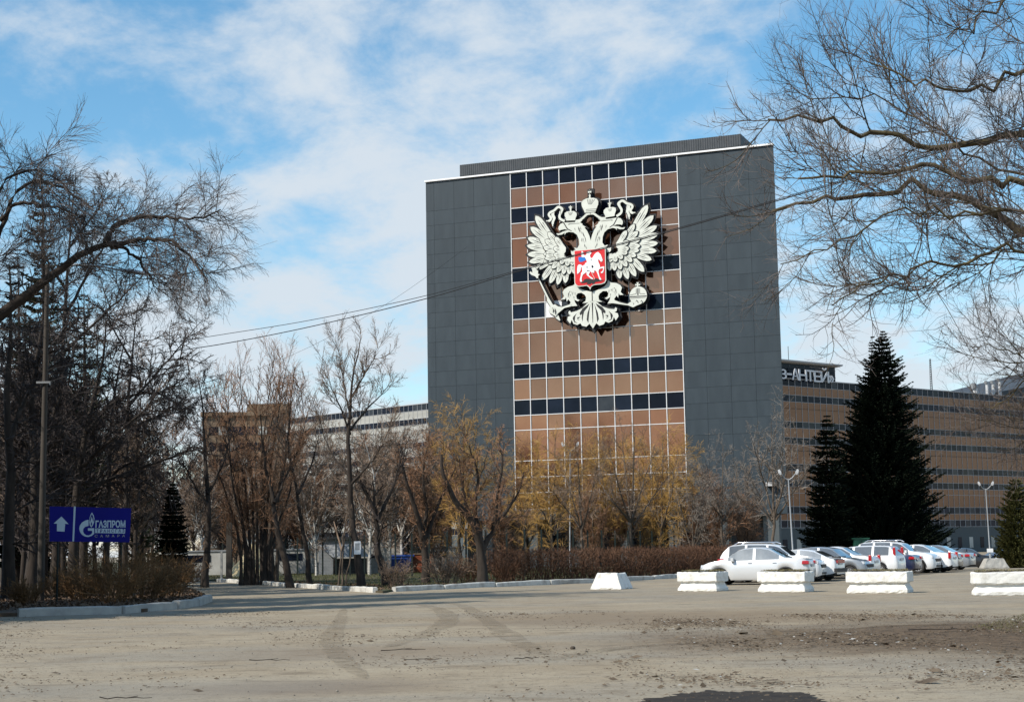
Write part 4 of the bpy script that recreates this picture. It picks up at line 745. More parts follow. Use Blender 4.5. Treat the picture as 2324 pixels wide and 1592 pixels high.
tree('willow_tree', 'old willow with a thick broken limb arching over the dark wood', [[base(-190, 50), tuple(at(-180, 1100, 50)), tuple(at(-160, 900, 50)), tuple(at(-90, 790, 50)), tuple(at(0, 715, 50)), tuple(at(90, 645, 50)), tuple(at(170, 588, 50)), tuple(at(240, 552, 50)), tuple(at(262, 552, 50))],
     pst(50, 240, 555, 0, 262, 510, .2, 300, 497, .4, 370, 490, .6, 440, 498, .8, 500, 478, 1), pst(50, 250, 558, 0, 320, 543, -.4, 380, 545, -.8, 430, 580, -1, 475, 640, -1), pst(50, 250, 556, 0, 290, 570, .6, 330, 610, 1, 360, 660, 1.2), pst(50, -60, 760, 0, -20, 600, .5, 10, 490, .6, 45, 430, .8, 90, 412, 1, 150, 430, 1.2, 205, 470, 1.3), pst(50, 0, 500, .6, 35, 465, .5, 100, 465, .2, 160, 480, 0, 215, 520, -.4), pst(50, -80, 780, 0, -40, 640, -1, -10, 450, -1.5, 60, 385, -1.5, 130, 410, -2)],
     [.42, .10, .09, .07, .12, .07, .10], [A(n=20, t0=.2, t1=1, lmax=2.2, ratio=.30, ang=46, K=9, up=.04, wob=.12, rk=.005, rmin=.006, droop=.10, lmin=1.6, shrink=.2), A(n=13, t0=.1, ratio=.58, ang=38, K=6, up=.02, wob=.11, rmin=.0042, droop=.2, shrink=.3), A(n=9, t0=.1, ratio=.6, ang=32, K=4, rmin=.0038, droop=.22)], 'bark', 'twig_will', jt=.04, rs=1.3, seed=75, K0=24, rtop=.2)
tree('bare_tree', 'tall hazy crowned tree behind the arching broken limb', [stem(72, 128, 130, 1100, 0, 140, 850, 0, 150, 650, 0, 165, 470, 0, 172, 400, 0), pst(72, 146, 720, 0, 210, 600, .8, 270, 500, 1.2, 300, 440, 1.4), pst(72, 150, 660, 0, 90, 560, -.8, 60, 470, -1.2), pst(72, 143, 800, 0, 230, 720, -1, 310, 640, -1.4, 350, 590, -1.5), pst(72, 158, 560, 0, 225, 470, .6, 250, 410, .8)], [.20, .08, .07, .08, .06], LW, 'bark', 'twig_will', seed=76)
tree('bare_tree', 'hazy spreading tree above the small spruce', [stem(78, 285, 286, 1150, 0, 290, 950, 0, 300, 800, 0, 315, 690, 0), pst(78, 292, 920, 0, 370, 830, 1, 430, 760, 1.4, 465, 720, 1.5), pst(78, 290, 980, 0, 380, 930, -1, 450, 880, -1.2), pst(78, 300, 820, 0, 250, 730, -.8, 235, 650, -1)], [.17, .08, .07, .06], LW, 'bark', 'twig_will', seed=77)
# ---- great willow on the right, trunk outside the picture
Yw = 31; xb = 2680
big = [[base(xb, Yw), tuple(at(xb-5, 1000, Yw)), tuple(at(xb-20, 750, Yw)), tuple(at(xb-40, 560, Yw)), tuple(at(xb-70, 380, Yw)), tuple(at(xb-120, 200, Yw)), tuple(at(xb-160, -60, Yw))],
       pst(Yw, 2640, 560, 0, 2520, 420, .3, 2420, 330, .4, 2320, 308, .4, 2200, 320, .4, 2110, 338, .3, 2040, 315, .2, 1960, 300, 0, 1850, 262, -.2, 1740, 262, -.3),
       pst(Yw, 2640, 580, 0, 2500, 460, -.4, 2400, 425, -.6, 2300, 412, -.8, 2220, 408, -.9, 2130, 385, -1, 2060, 370, -1.1, 1950, 392, -1.2, 1810, 405, -1.3),
       pst(Yw, 2650, 700, 0, 2480, 620, .5, 2380, 560, .6, 2300, 505, .8, 2220, 465, .9, 2150, 440, 1, 2080, 420, 1.1, 1990, 440, 1.3, 1890, 447, 1.4, 1750, 480, 1.5),
       pst(Yw, 2600, 360, 0, 2480, 200, .3, 2380, 130, .4, 2290, 170, .3, 2210, 205, .2, 2110, 190, 0, 2000, 150, 0),
       pst(Yw, 2660, 760, 0, 2500, 690, -.6, 2400, 600, -.8, 2290, 560, -1, 2200, 590, -1.2, 2100, 600, -1.4, 1990, 640, -1.6, 1885, 692, -1.8),
       pst(Yw, 2660, 700, 0, 2460, 560, 1.2, 2360, 520, 1.4, 2250, 590, 1.5, 2160, 620, 1.6, 2060, 690, 1.8),
       pst(Yw, 2590, 300, 0, 2450, 60, -.5, 2340, -10, -.7, 2230, 40, -.8, 2150, 90, -.9),
       pst(Yw, 2640, 560, 0, 2500, 500, 1.8, 2360, 400, 2, 2240, 370, 2.2, 2100, 280, 2.3, 1970, 220, 2.4, 1780, 210, 2.4),
       pst(Yw, 2640, 600, 0, 2480, 540, -1.6, 2330, 480, -2, 2180, 480, -2.2, 2020, 490, -2.3, 1880, 560, -2.4, 1770, 600, -2.4),
       pst(Yw, 2670, 820, 0, 2520, 760, .8, 2420, 790, 1.2, 2320, 880, 1.5, 2230, 930, 1.6), pst(Yw, 2670, 860, 0, 2540, 800, -.8, 2400, 830, -1.2, 2290, 800, -1.5, 2230, 780, -1.6), pst(Yw, 2670, 900, 0, 2520, 860, 0, 2400, 930, .3, 2300, 1010, .4)]
tree('willow_tree', 'great bare willow reaching mossy limbs across the sky', big, [.45, .115, .10, .125, .075, .055, .04, .06, .045, .045, .04, .04, .04],
     [A(n=21, t0=.2, t1=1, lmax=2.4, ratio=.25, ang=40, K=9, up=.07, wob=.12, rk=.005, rmin=.0036, shrink=.25, lmin=1.2), A(n=12, t0=.08, ratio=.48, ang=40, K=6, up=.09, wob=.13, rmin=.0024, shrink=.4), A(n=11, t0=.06, ratio=.55, ang=42, K=4, up=.10, wob=.15, rmin=.0018)], 'bark_moss', 'twig_will', rs=1.3, jt=.06, seed=81, K0=30, rtop=.2, sides=8)
# ================================================================== conifers
def conifer(name, label, px, Y, ytop, half_px, nm='needle', seed=1, tiers=46, start=.02, dens=1.0, lean=0, droop=.35, sparse=0, pw=.85, cat='tree', bl=.30, up2=.42, wide=.30, nbl=1.0):
    rng = np.random.default_rng(seed); b_ = base(px, Y); top = at(px+lean, ytop, Y); H = top.z-b_[2]; Rm = half_px/(F/Y)
    V = []; tr = tubes(np.array([[(0, 0, 0), (0, 0, H*.5), (top.x-b_[0], 0, H)]], float), np.array([[H*.012+.06, H*.007+.03, .01]]), 6)
    for k in range(tiers):
        t = min(.995, start+(1-start)*((k+rng.random()*1.6-.3)/tiers)); z = H*t; Rr = Rm*(1-t)**pw*(1 if t < .9 else 1-(t-.9)*3)+.08; nb = max(3, int((4+10*(1-t))*dens)); dx = (top.x-b_[0])*t; tl = rng.uniform(.7, 1.12)
        for j in range(nb):
            if rng.random() < sparse: continue
            a = 2*np.pi*(j+rng.random())/nb; L = Rr*tl*rng.uniform(.62, 1.16); d = np.array([np.cos(a), np.sin(a), 0]); s = np.array([-np.sin(a), np.cos(a), 0])
            n = 7; q = np.linspace(0, 1, n)[:, None]; ax = np.array([dx, 0, z])+d*L*q+np.array([0, 0, 1])*(-droop*L*q+up2*L*q**2.2)
            m = int((10+26*L/1.5)*nbl); ts = rng.random(m)**.75; i = np.minimum((ts*(n-1)).astype(int), n-2); p = ax[i]+(ax[i+1]-ax[i])*((ts*(n-1)-i)[:, None]); sg = np.where(rng.random(m) < .5, -1., 1.)
            ln = ((wide*(1.05-ts))*min(L, 1.8)+.10)*rng.uniform(.6, 1.2, m)*bl/.30; dr = nrm(d*(.8+.3*rng.random((m, 1)))+s*(sg*rng.uniform(.25, 1.0, m))[:, None]+np.array([0, 0, 1])*rng.uniform(-.5, .28, m)[:, None])
            w = np.array([0, 0, 1])*(.022+.022*rng.random((m, 1)))+s*.02; mid = p+dr*ln[:, None]*.5
            V.append(np.stack([p, mid-w, p+dr*ln[:, None], mid+w], 1).reshape(-1, 3))
            V.append(np.stack([ax[:-1]-s*.05, ax[1:]-s*.035-[0, 0, .03], ax[1:]+s*.035, ax[:-1]+s*.05+[0, 0, .05]], 1).reshape(-1, 3))
    V = np.concatenate(V); Qd = np.arange(len(V)).reshape(-1, 4)
    root = empty(name, b_, 0, label, cat); link('trunk', np_mesh('trunk', *tr, M['bark'], True), root); link('crown', np_mesh('crown', V, Qd, M[nm]), root); return root
Ysp = 106
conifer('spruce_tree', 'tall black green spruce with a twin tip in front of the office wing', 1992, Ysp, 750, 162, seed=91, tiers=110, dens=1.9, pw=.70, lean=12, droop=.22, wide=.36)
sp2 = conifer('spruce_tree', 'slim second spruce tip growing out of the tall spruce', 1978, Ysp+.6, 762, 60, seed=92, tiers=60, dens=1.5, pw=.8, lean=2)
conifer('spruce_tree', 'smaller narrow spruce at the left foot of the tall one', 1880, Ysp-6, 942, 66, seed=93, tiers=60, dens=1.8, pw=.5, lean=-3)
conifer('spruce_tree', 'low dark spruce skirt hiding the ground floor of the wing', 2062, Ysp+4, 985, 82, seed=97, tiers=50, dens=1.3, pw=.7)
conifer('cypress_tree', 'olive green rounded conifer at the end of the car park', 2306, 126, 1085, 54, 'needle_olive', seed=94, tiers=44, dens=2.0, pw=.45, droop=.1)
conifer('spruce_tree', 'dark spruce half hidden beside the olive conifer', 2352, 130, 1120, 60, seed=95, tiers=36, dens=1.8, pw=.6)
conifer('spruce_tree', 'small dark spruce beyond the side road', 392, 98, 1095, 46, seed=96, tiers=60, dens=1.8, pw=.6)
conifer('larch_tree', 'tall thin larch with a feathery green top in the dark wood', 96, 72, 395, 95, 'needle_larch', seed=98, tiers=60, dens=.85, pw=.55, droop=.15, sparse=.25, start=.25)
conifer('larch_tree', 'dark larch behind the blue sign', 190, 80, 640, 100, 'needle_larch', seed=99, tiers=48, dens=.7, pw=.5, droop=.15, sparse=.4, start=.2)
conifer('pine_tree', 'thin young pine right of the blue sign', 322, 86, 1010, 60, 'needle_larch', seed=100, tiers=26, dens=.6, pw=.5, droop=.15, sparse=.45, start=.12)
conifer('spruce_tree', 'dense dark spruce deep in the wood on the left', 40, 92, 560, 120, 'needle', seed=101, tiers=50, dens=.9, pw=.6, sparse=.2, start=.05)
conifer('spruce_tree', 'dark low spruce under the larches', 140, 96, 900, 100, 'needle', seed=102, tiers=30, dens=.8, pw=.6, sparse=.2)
# more of the same wood, standing just left of the picture: its shade falls over the sign and the side road
wood_pos = [(-19.3, 39.5, 19), (-21.5, 44.2, 22), (-24.5, 41.5, 22), (-21.8, 49.5, 22), (-25.5, 56, 20)]
wr = random.Random(9)
for k in range(26): wood_pos.append((wr.uniform(-115, -42), wr.uniform(-25, 70), wr.uniform(17, 23)))      # the wood goes on to the left; the glass wall mirrors it
wp = [conifer('spruce_tree', 'x', CX-19.3/39.5*F, 39.5, 1240-17.4*F/39.5*.97, 3.6*F/39.5, 'needle', seed=110, tiers=60, dens=1.5, pw=.5, nbl=.8, bl=.42), conifer('spruce_tree', 'x', CX-21.5/44.2*F, 44.2, 1240-20.4*F/44.2*.97, 4*F/44.2, 'needle', seed=111, tiers=60, dens=1.5, pw=.5, nbl=.8, bl=.42)]
for i, (x, y, h) in enumerate(wood_pos):
    o = wp[i] if i < 2 else copy_tree(wp[i % 2]); o.location = (x, y, -.1); q = h/(19, 22)[i % 2]
    if i > 1: o.scale = (q, q, q); o.rotation_euler = (0, 0, wr.uniform(0, 6))
    tag(o, 'tall spruce of the dark wood, outside the forecourt edge', 'tree', 'spruces of the wood beside the forecourt')
# ================================================================== shrubs, hedge, litter, grass
def brush(name, label, n, place, L, r, m, up=.7, seed=1, kind=None, cat=None, K=4, parent=None, part='twigs', wob=.25):
    rng = np.random.default_rng(seed); p = place(rng, n); d = nrm(rng.normal(size=(n, 3))*np.array([1, 1, .6])+np.array([0, 0, up*2])); ln = L*rng.uniform(.4, 1.2, n); out = np.zeros((n, K, 3)); out[:, 0] = p
    for k in range(1, K): d = nrm(d+wob*rng.normal(size=(n, 3))); out[:, k] = out[:, k-1]+d*(ln/(K-1))[:, None]
    return link(name if parent is None else part, np_mesh(part, *ribbons(out, np.linspace(r*1.5, r*.7, K)[None].repeat(n, 0), rng), M[m]), parent)
def hedge(name, label, pts, h, th, n, m, seed=1):
    root = empty(name, (pts[0][0], pts[0][1], 0), 0, label, 'hedge'); o = np.array([pts[0][0], pts[0][1], 0]); P2 = np.array(pts, float); seg = np.linalg.norm(np.diff(P2, axis=0), axis=1); cum = np.r_[0, np.cumsum(seg)]
    def along(s):
        i = np.clip(np.searchsorted(cum, s)-1, 0, len(seg)-1); t = (s-cum[i])/seg[i]; d = (P2[i+1]-P2[i])/seg[i][:, None]; return P2[i]+(P2[i+1]-P2[i])*t[:, None], np.stack([-d[:, 1], d[:, 0]], 1)
    def place(rng, n_):
        s = rng.random(n_)*cum[-1]; c, nr = along(s); off = (rng.random(n_)-.5)*th; hh = h*(1+.02*np.sin(s*.9)+.02*np.sin(s*2.3+1)); z = hh*rng.random(n_)**.6*.88+.06; return np.c_[c+nr*off[:, None], z]-o
    brush('', '', n, place, .30, .008, m, .5, seed, parent=root, part='twigs')
    def place2(rng, n_):
        s = rng.random(n_)*cum[-1]; c, nr = along(s); return np.c_[c+nr*((rng.random(n_)-.5)*th*.7)[:, None], np.full(n_, .05)]-o
    brush('', '', n//14, place2, h*.85, .014, m, 1.6, seed+1, parent=root, part='stems', wob=.12)
    return root
hp = [tuple(gxy(1120, 77.5)[:2]), tuple(gxy(1250, 79)[:2]), tuple(gxy(1400, 82)[:2]), tuple(gxy(1550, 87)[:2]), tuple(gxy(1660, 92)[:2]), tuple(gxy(1760, 98)[:2])]
hedge('hedge', 'long clipped brown hedge of leafless twigs behind the kerb', hp, 1.66, 1.5, 17000, 'hedge', 201)
def shrub(label, c, rad, h, n, m, seed, cat='shrub', name='shrub', L=.5, nst=26):
    root = empty(name, (c[0], c[1], .08), 0, label, cat); rng = np.random.default_rng(seed)
    a = rng.random(nst)*6.28; rr = rng.random(nst)**.5*rad*.35; P0 = np.stack([np.cos(a)*rr, np.sin(a)*rr, np.zeros(nst)], 1); d = nrm(np.stack([np.cos(a)*.6*rng.random(nst), np.sin(a)*.6*rng.random(nst), np.ones(nst)], 1)); K = 7; st = np.zeros((nst, K, 3)); st[:, 0] = P0; ln = h*rng.uniform(.6, 1.05, nst)
    for k in range(1, K): d = nrm(d+.12*rng.normal(size=(nst, 3))+np.stack([np.cos(a), np.sin(a), np.zeros(nst)], 1)*.06*rad); st[:, k] = st[:, k-1]+d*(ln/(K-1))[:, None]
    R0 = np.linspace(.013, .006, K)[None].repeat(nst, 0); c1_, r1 = kids(st, R0, rng, 9, .15, 1, .42, 40, 5, .06, .14, .006, .005); c2_, r2 = kids(c1_, r1, rng, 5, .1, 1, .5, 42, 4, .05, .14, .006, .004)
    link('stems', np_mesh('stems', *tubes(st, R0, 4), M[m]), root); link('twigs', np_mesh('twigs', *join([ribbons(c1_, r1*1.7, rng), ribbons(c2_, r2*1.7, rng)]), M[m]), root); return root
for i, (px, Y, rad, h, lab) in enumerate(((255, 52, 1.6, 1.9, 'dense golden brown shrub under the right half of the blue sign'), (330, 55, 1.7, 2.0, 'golden brown shrub right of the blue sign'), (385, 58, 1.3, 1.7, 'low brown shrub at the tip of the soil island'), (190, 56, 1.2, 1.3, 'thin shrub under the left half of the blue sign'), (140, 60, 1.1, 1.2, 'low shrub at the foot of the utility pole'), (60, 52, 1.0, .9, 'small twiggy shrub among the dark trunks'))):
    shrub(lab, gxy(px, Y), rad, h, 0, 'shrub', 300+i, nst=44)
for i, (px, Y, rad, h, lab, m) in enumerate(((1010, 75, 1.3, 1.6, 'loose twiggy shrub between the two fruit trees', 'twig'), (1145, 75.5, 1.1, 1.7, 'ragged shrub at the left end of the hedge', 'hedge'), (900, 71, .8, 1.2, 'thin sprouting shrub beside the lopped tree', 'twig'), (1060, 76, 1.0, 1.4, 'bushy regrowth around the low forking fruit tree', 'twig_red'), (440, 92, 1.4, 1.3, 'dark brush beyond the end of the side road', 'twig_dark'), (410, 96, 1.2, 1.4, 'dark brush below the small spruce', 'twig_dark'))):
    shrub(lab, gxy(px, Y), rad, h, 0, m, 320+i, nst=36)
def scatter_leaves(name, label, n, place, size, m, seed, flat=.5, kind='stuff'):
    rng = np.random.default_rng(seed); p = place(rng, n); a = rng.random(n)*6.28; u = np.stack([np.cos(a), np.sin(a), flat*rng.normal(size=n)], 1); v = np.stack([-np.sin(a), np.cos(a), flat*rng.normal(size=n)], 1); s = (size*rng.uniform(.5, 1.4, n))[:, None]
    V = np.stack([p-u*s, p-v*s*.5, p+u*s, p+v*s*.5], 1).reshape(-1, 3); o = link(name, np_mesh(name, V, np.arange(len(V)).reshape(-1, 4), M[m])); return tag(o, label, None, None, kind)
def in_poly(poly, z0, z1):
    P2 = np.array(poly); lo, hi = P2.min(0), P2.max(0)
    def place(rng, n):
        out = []
        while len(out) < n:
            q = lo+(hi-lo)*rng.random((n*2, 2)); ins = np.zeros(len(q), bool); j = len(P2)-1
            for i in range(len(P2)):
                c = ((P2[i, 1] > q[:, 1]) != (P2[j, 1] > q[:, 1])) & (q[:, 0] < (P2[j, 0]-P2[i, 0])*(q[:, 1]-P2[i, 1])/(P2[j, 1]-P2[i, 1]+1e-9)+P2[i, 0]); ins ^= c; j = i
            out += list(q[ins])
        q = np.array(out[:n]); return np.c_[q, z0+(z1-z0)*rng.random(n)]
    return place
isl_vis = [G2(-60, 1396), G2(40, 1392), G2(340, 1382), G2(440, 1370), G2(468, 1358), G2(430, 1340), G2(390, 1331), G2(200, 1330), G2(-60, 1335)]
scatter_leaves('leaf_litter', 'brown dead leaves covering the soil island', 16000, in_poly(isl_vis, .11, .17), .06, 'litter', 401)
vg = K_left + K_right + [tuple(gxy(1640, 100)[:2]), tuple(gxy(1500, 120)[:2]), tuple(gxy(700, 120)[:2]), tuple(gxy(430, 120)[:2])]
def grass(name, label, n, place, h, m, seed, w=.012):
    rng = np.random.default_rng(seed); p = place(rng, n); a = rng.random(n)*6.28; s = np.stack([np.cos(a), np.sin(a), np.zeros(n)], 1)*w; t = np.stack([rng.normal(size=n)*.5, rng.normal(size=n)*.5, np.ones(n)], 1)*(h*rng.uniform(.4, 1.2, n))[:, None]
    V = np.stack([p-s, p+s, p+t], 1).reshape(-1, 3); return tag(link(name, np_mesh(name, V, np.arange(len(V)).reshape(-1, 3), M[m])), label, None, None, 'stuff')
grass('verge_grass', 'short spring grass on the verge behind the kerb', 26000, in_poly(vg, .08, .09), .10, 'grass', 402)
scatter_leaves('verge_litter', 'dead leaves and twigs along the kerb of the verge', 7000, in_poly(K_left + K_right + [tuple(gxy(1500, 86)[:2]), tuple(gxy(1100, 76)[:2]), tuple(gxy(880, 74)[:2]), tuple(gxy(500, 104)[:2])], .095, .12), .05, 'litter', 403)
# ================================================================== concrete planters and blocks
def planter(label, pxl, pxr, py, L=2.0, seed=1, Wd=.85, Hh=.69, rz=None):
    rg = np.random.default_rng(seed); a, b = ground(pxl, py), ground(pxr, py); c = (a+b)/2; L = (b-a).length if L is None else L
    root = empty('concrete_planter', (c.x, c.y+Wd/2, gz(c.x, c.y)), rz if rz is not None else random.gauss(.02, .02), label, 'planter', None)
    lv = [(0, .965), (.03, .985), (.12, .99), (.19, .95), (.27, .90), (.36, .885), (.385, .90), (.40, .985), (.43, 1.0), (.62, 1.0), (.74, 1.0), (.775, .99), (.785, .975)]
    n = 64; rings = []
    def ring(k, z, jit):
        hx, hy = L/2*1-(1-k)*.9, Wd/2-(1-k)*.9; per = []
        for i in range(n):
            t = i/n*4; s, u = int(t), t-int(t)
            per.append([(-hx+2*hx*u, -hy), (hx, -hy+2*hy*u), (hx-2*hx*u, hy), (-hx, hy-2*hy*u)][s])
        out = []
        for x, y in per:
            ex, ey = abs(x)/hx, abs(y)/hy; cr = .985 if min(ex, ey) > .93 else 1; out.append((x*cr+rg.normal()*jit, y*cr+rg.normal()*jit, z*Hh/.785+rg.normal()*jit*(1 if z > .01 else 0)))
        return out
    for z, k in lv: rings.append(ring(k, z, .009 if z in (.03, .40, .775, .785) else .004))
    inner = [ring(.90, .785, .004), ring(.88, .68, .003)]; mb = MB(); mb.loft(rings+inner, 0, False, False); o = fix_normals(mb.build('concrete_box', M['wash'], root))
    mb = MB(); nx_, ny_ = 12, 6; pts = [((i/nx_-.5)*(L-.18), (j/ny_-.5)*(Wd-.18), .70+.05*rg.random()) for j in range(ny_+1) for i in range(nx_+1)]
    mb.add(pts, [(j*(nx_+1)+i, j*(nx_+1)+i+1, (j+1)*(nx_+1)+i+1, (j+1)*(nx_+1)+i) for j in range(ny_) for i in range(nx_)]); mb.build('soil', M['soil'], root)
    N_ = 900; p = np.c_[(rg.random(N_)-.5)*(L-.2), (rg.random(N_)-.5)*(Wd-.2), np.full(N_, .72)]; aa = rg.random(N_)*6.28; s = np.stack([np.cos(aa), np.sin(aa), 0*aa], 1)*.012; t = np.stack([rg.normal(size=N_)*.7, rg.normal(size=N_)*.7, np.ones(N_)], 1)*(.07*rg.uniform(.2, 1.1, N_))[:, None]
    tag(link('dry_grass', np_mesh('dry_grass', np.stack([p-s, p+s, p+t], 1).reshape(-1, 3), np.arange(N_*3).reshape(-1, 3), M['grass_dry']), root), kind='stuff')
    return root
planter('whitewashed planter with dry grass standing at the nose of the silver sedan', 1540, 1660, 1341, 1.60, 501, rz=-.58, Wd=1.0)
planter('whitewashed planter with a chipped corner standing before the tail of the silver sedan', 1728, 1853, 1343, 1.74, 502, rz=-.52, Wd=1.0)
planter('whitewashed planter with broken white stalks standing between hatchback and estate car', 1939, 2073, 1345, 2.02, 503, rz=-.44, Wd=1.0)
planter('longest whitewashed planter with rounded ends near the muddy ground', 2238, 2415, 1350, 2.75, 504, rz=-.16)
def block(label, px, py, w, d, h, m, seed, rz=0, tw=.66):
    rg = np.random.default_rng(seed); c = ground(px, py); root = empty('concrete_block', (c.x, c.y+d/2, gz(c.x, c.y)), rz, label, 'block'); rings = []; n = 32
    for z, k in ((0, 1), (.05, 1), (h*.5, 1-(1-tw)*.5), (h-.03, tw+.01), (h, tw-.03)):
        per = []
        for i in range(n):
            t = i/n*4; s, u = int(t), t-int(t); hx, hy = w/2*k, d/2*(k*.7+.3); x, y = [(-hx+2*hx*u, -hy), (hx, -hy+2*hy*u), (hx-2*hx*u, hy), (-hx, hy-2*hy*u)][s]; per.append((x+rg.normal()*.012, y+rg.normal()*.012, z+(rg.normal()*.012 if z > 0 else (.05 if -.3 < x/hx < .1 and y < 0 else 0))))
        rings.append(per)
    mb = MB().loft(rings); fix_normals(mb.build('tapered_body', M[m], root)); return root
block('tapered white concrete block standing alone before the hedge', 1390, 1336, 1.32, 1.1, .62, 'wash', 511, rz=-.5)
b2 = gxy(2262, 118); o = block('grey tapered concrete block at the foot of the lamp post with a plate', 2262, 1286, 1.6, 1.1, .62, 'conc', 512)
# ================================================================== cars
PROF = {'sedan': [(0, .42), (.008, .58), (.03, .655), (.08, .685), (.19, .70), (.215, .715), (.36, .955), (.43, .995), (.50, 1.0), (.585, .975), (.63, .935), (.755, .675), (.79, .655), (.90, .605), (.955, .545), (.985, .46), (1, .36)],
        'hatch': [(0, .42), (.008, .56), (.02, .66), (.055, .80), (.105, .93), (.15, .965), (.30, .995), (.42, 1.0), (.53, .975), (.585, .93), (.72, .66), (.765, .64), (.89, .585), (.955, .52), (.985, .44), (1, .34)],
        'liftback': [(0, .42), (.008, .60), (.02, .675), (.06, .695), (.10, .74), (.24, .93), (.30, .97), (.42, 1.0), (.53, .98), (.58, .94), (.69, .68), (.73, .655), (.90, .60), (.965, .55), (.985, .44), (1, .36)],
        'wagon': [(0, .40), (.008, .54), (.02, .63), (.05, .82), (.085, .955), (.13, .985), (.30, 1.0), (.45, .995), (.56, .965), (.61, .92), (.735, .67), (.775, .65), (.90, .59), (.955, .53), (.985, .45), (1, .34)],
        'suv': [(0, .42), (.008, .56), (.02, .66), (.05, .80), (.10, .94), (.14, .975), (.28, 1.0), (.45, .995), (.56, .96), (.605, .92), (.715, .685), (.76, .665), (.90, .625), (.96, .57), (.985, .48), (1, .36)]}
GLS = {'sedan': ((.225, .36), (.63, .755), (.25, .735), (.485,)), 'hatch': ((.025, .10), (.59, .72), (.10, .70), (.42,)), 'liftback': ((.11, .24), (.585, .69), (.14, .67), (.415,)), 'wagon': ((.025, .08), (.615, .735), (.09, .715), (.28, .50)), 'suv': ((.025, .095), (.61, .715), (.10, .695), (.28, .49))}
_wheel = {}
def wheel_mesh(r, w, spokes):
    k = (round(r, 3), spokes)
    if k in _wheel: return _wheel[k]
    n = 28; ring = lambda rad, y: [(rad*math.cos(2*math.pi*i/n), y, rad*math.sin(2*math.pi*i/n)) for i in range(n)]
    mb = MB(); mb.loft([ring(r*.63, -w/2+.02), ring(r*.70, -w/2), ring(r*.93, -w/2), ring(r, -w/2+.03), ring(r, w/2-.03), ring(r*.93, w/2), ring(r*.66, w/2)], 0, False, True); ty = mb.mesh('tyre', M['rubber'])
    mb = MB(); mb.loft([ring(r*.66, -w/2+.012), ring(r*.60, -w/2+.018), ring(r*.58, -w/2+.06), ring(.02, -w/2+.075)], 1, False, True)
    for i in range(spokes):
        a = 2*math.pi*i/spokes; ca, sa = math.cos(a), math.sin(a); hw = r*(.10 if spokes > 6 else .15); p = []
        for rad, q in ((.05*r/.3, .8), (.61*r, 1.05)):
            for s in (-1, 1): p.append((rad*ca-s*hw*q*sa, -w/2+.022, rad*sa+s*hw*q*ca))
        mb.add(p+[(x, y+.03, z) for x, y, z in p], [(0, 1, 3, 2), (4, 6, 7, 5), (0, 2, 6, 4), (1, 5, 7, 3)], 0)
    mb.add(ring(.055, -w/2+.014), [tuple(range(n-1, -1, -1))], 0); mb.add(ring(r*.66, -w/2+.010)+ring(r*.605, -w/2+.010), [(i, n+i, n+(i+1) % n, (i+1) % n) for i in range(n)], 0)
    rm = mb.mesh('rim', [M['rim'], M['plastic']]); _wheel[k] = (ty, rm); return ty, rm
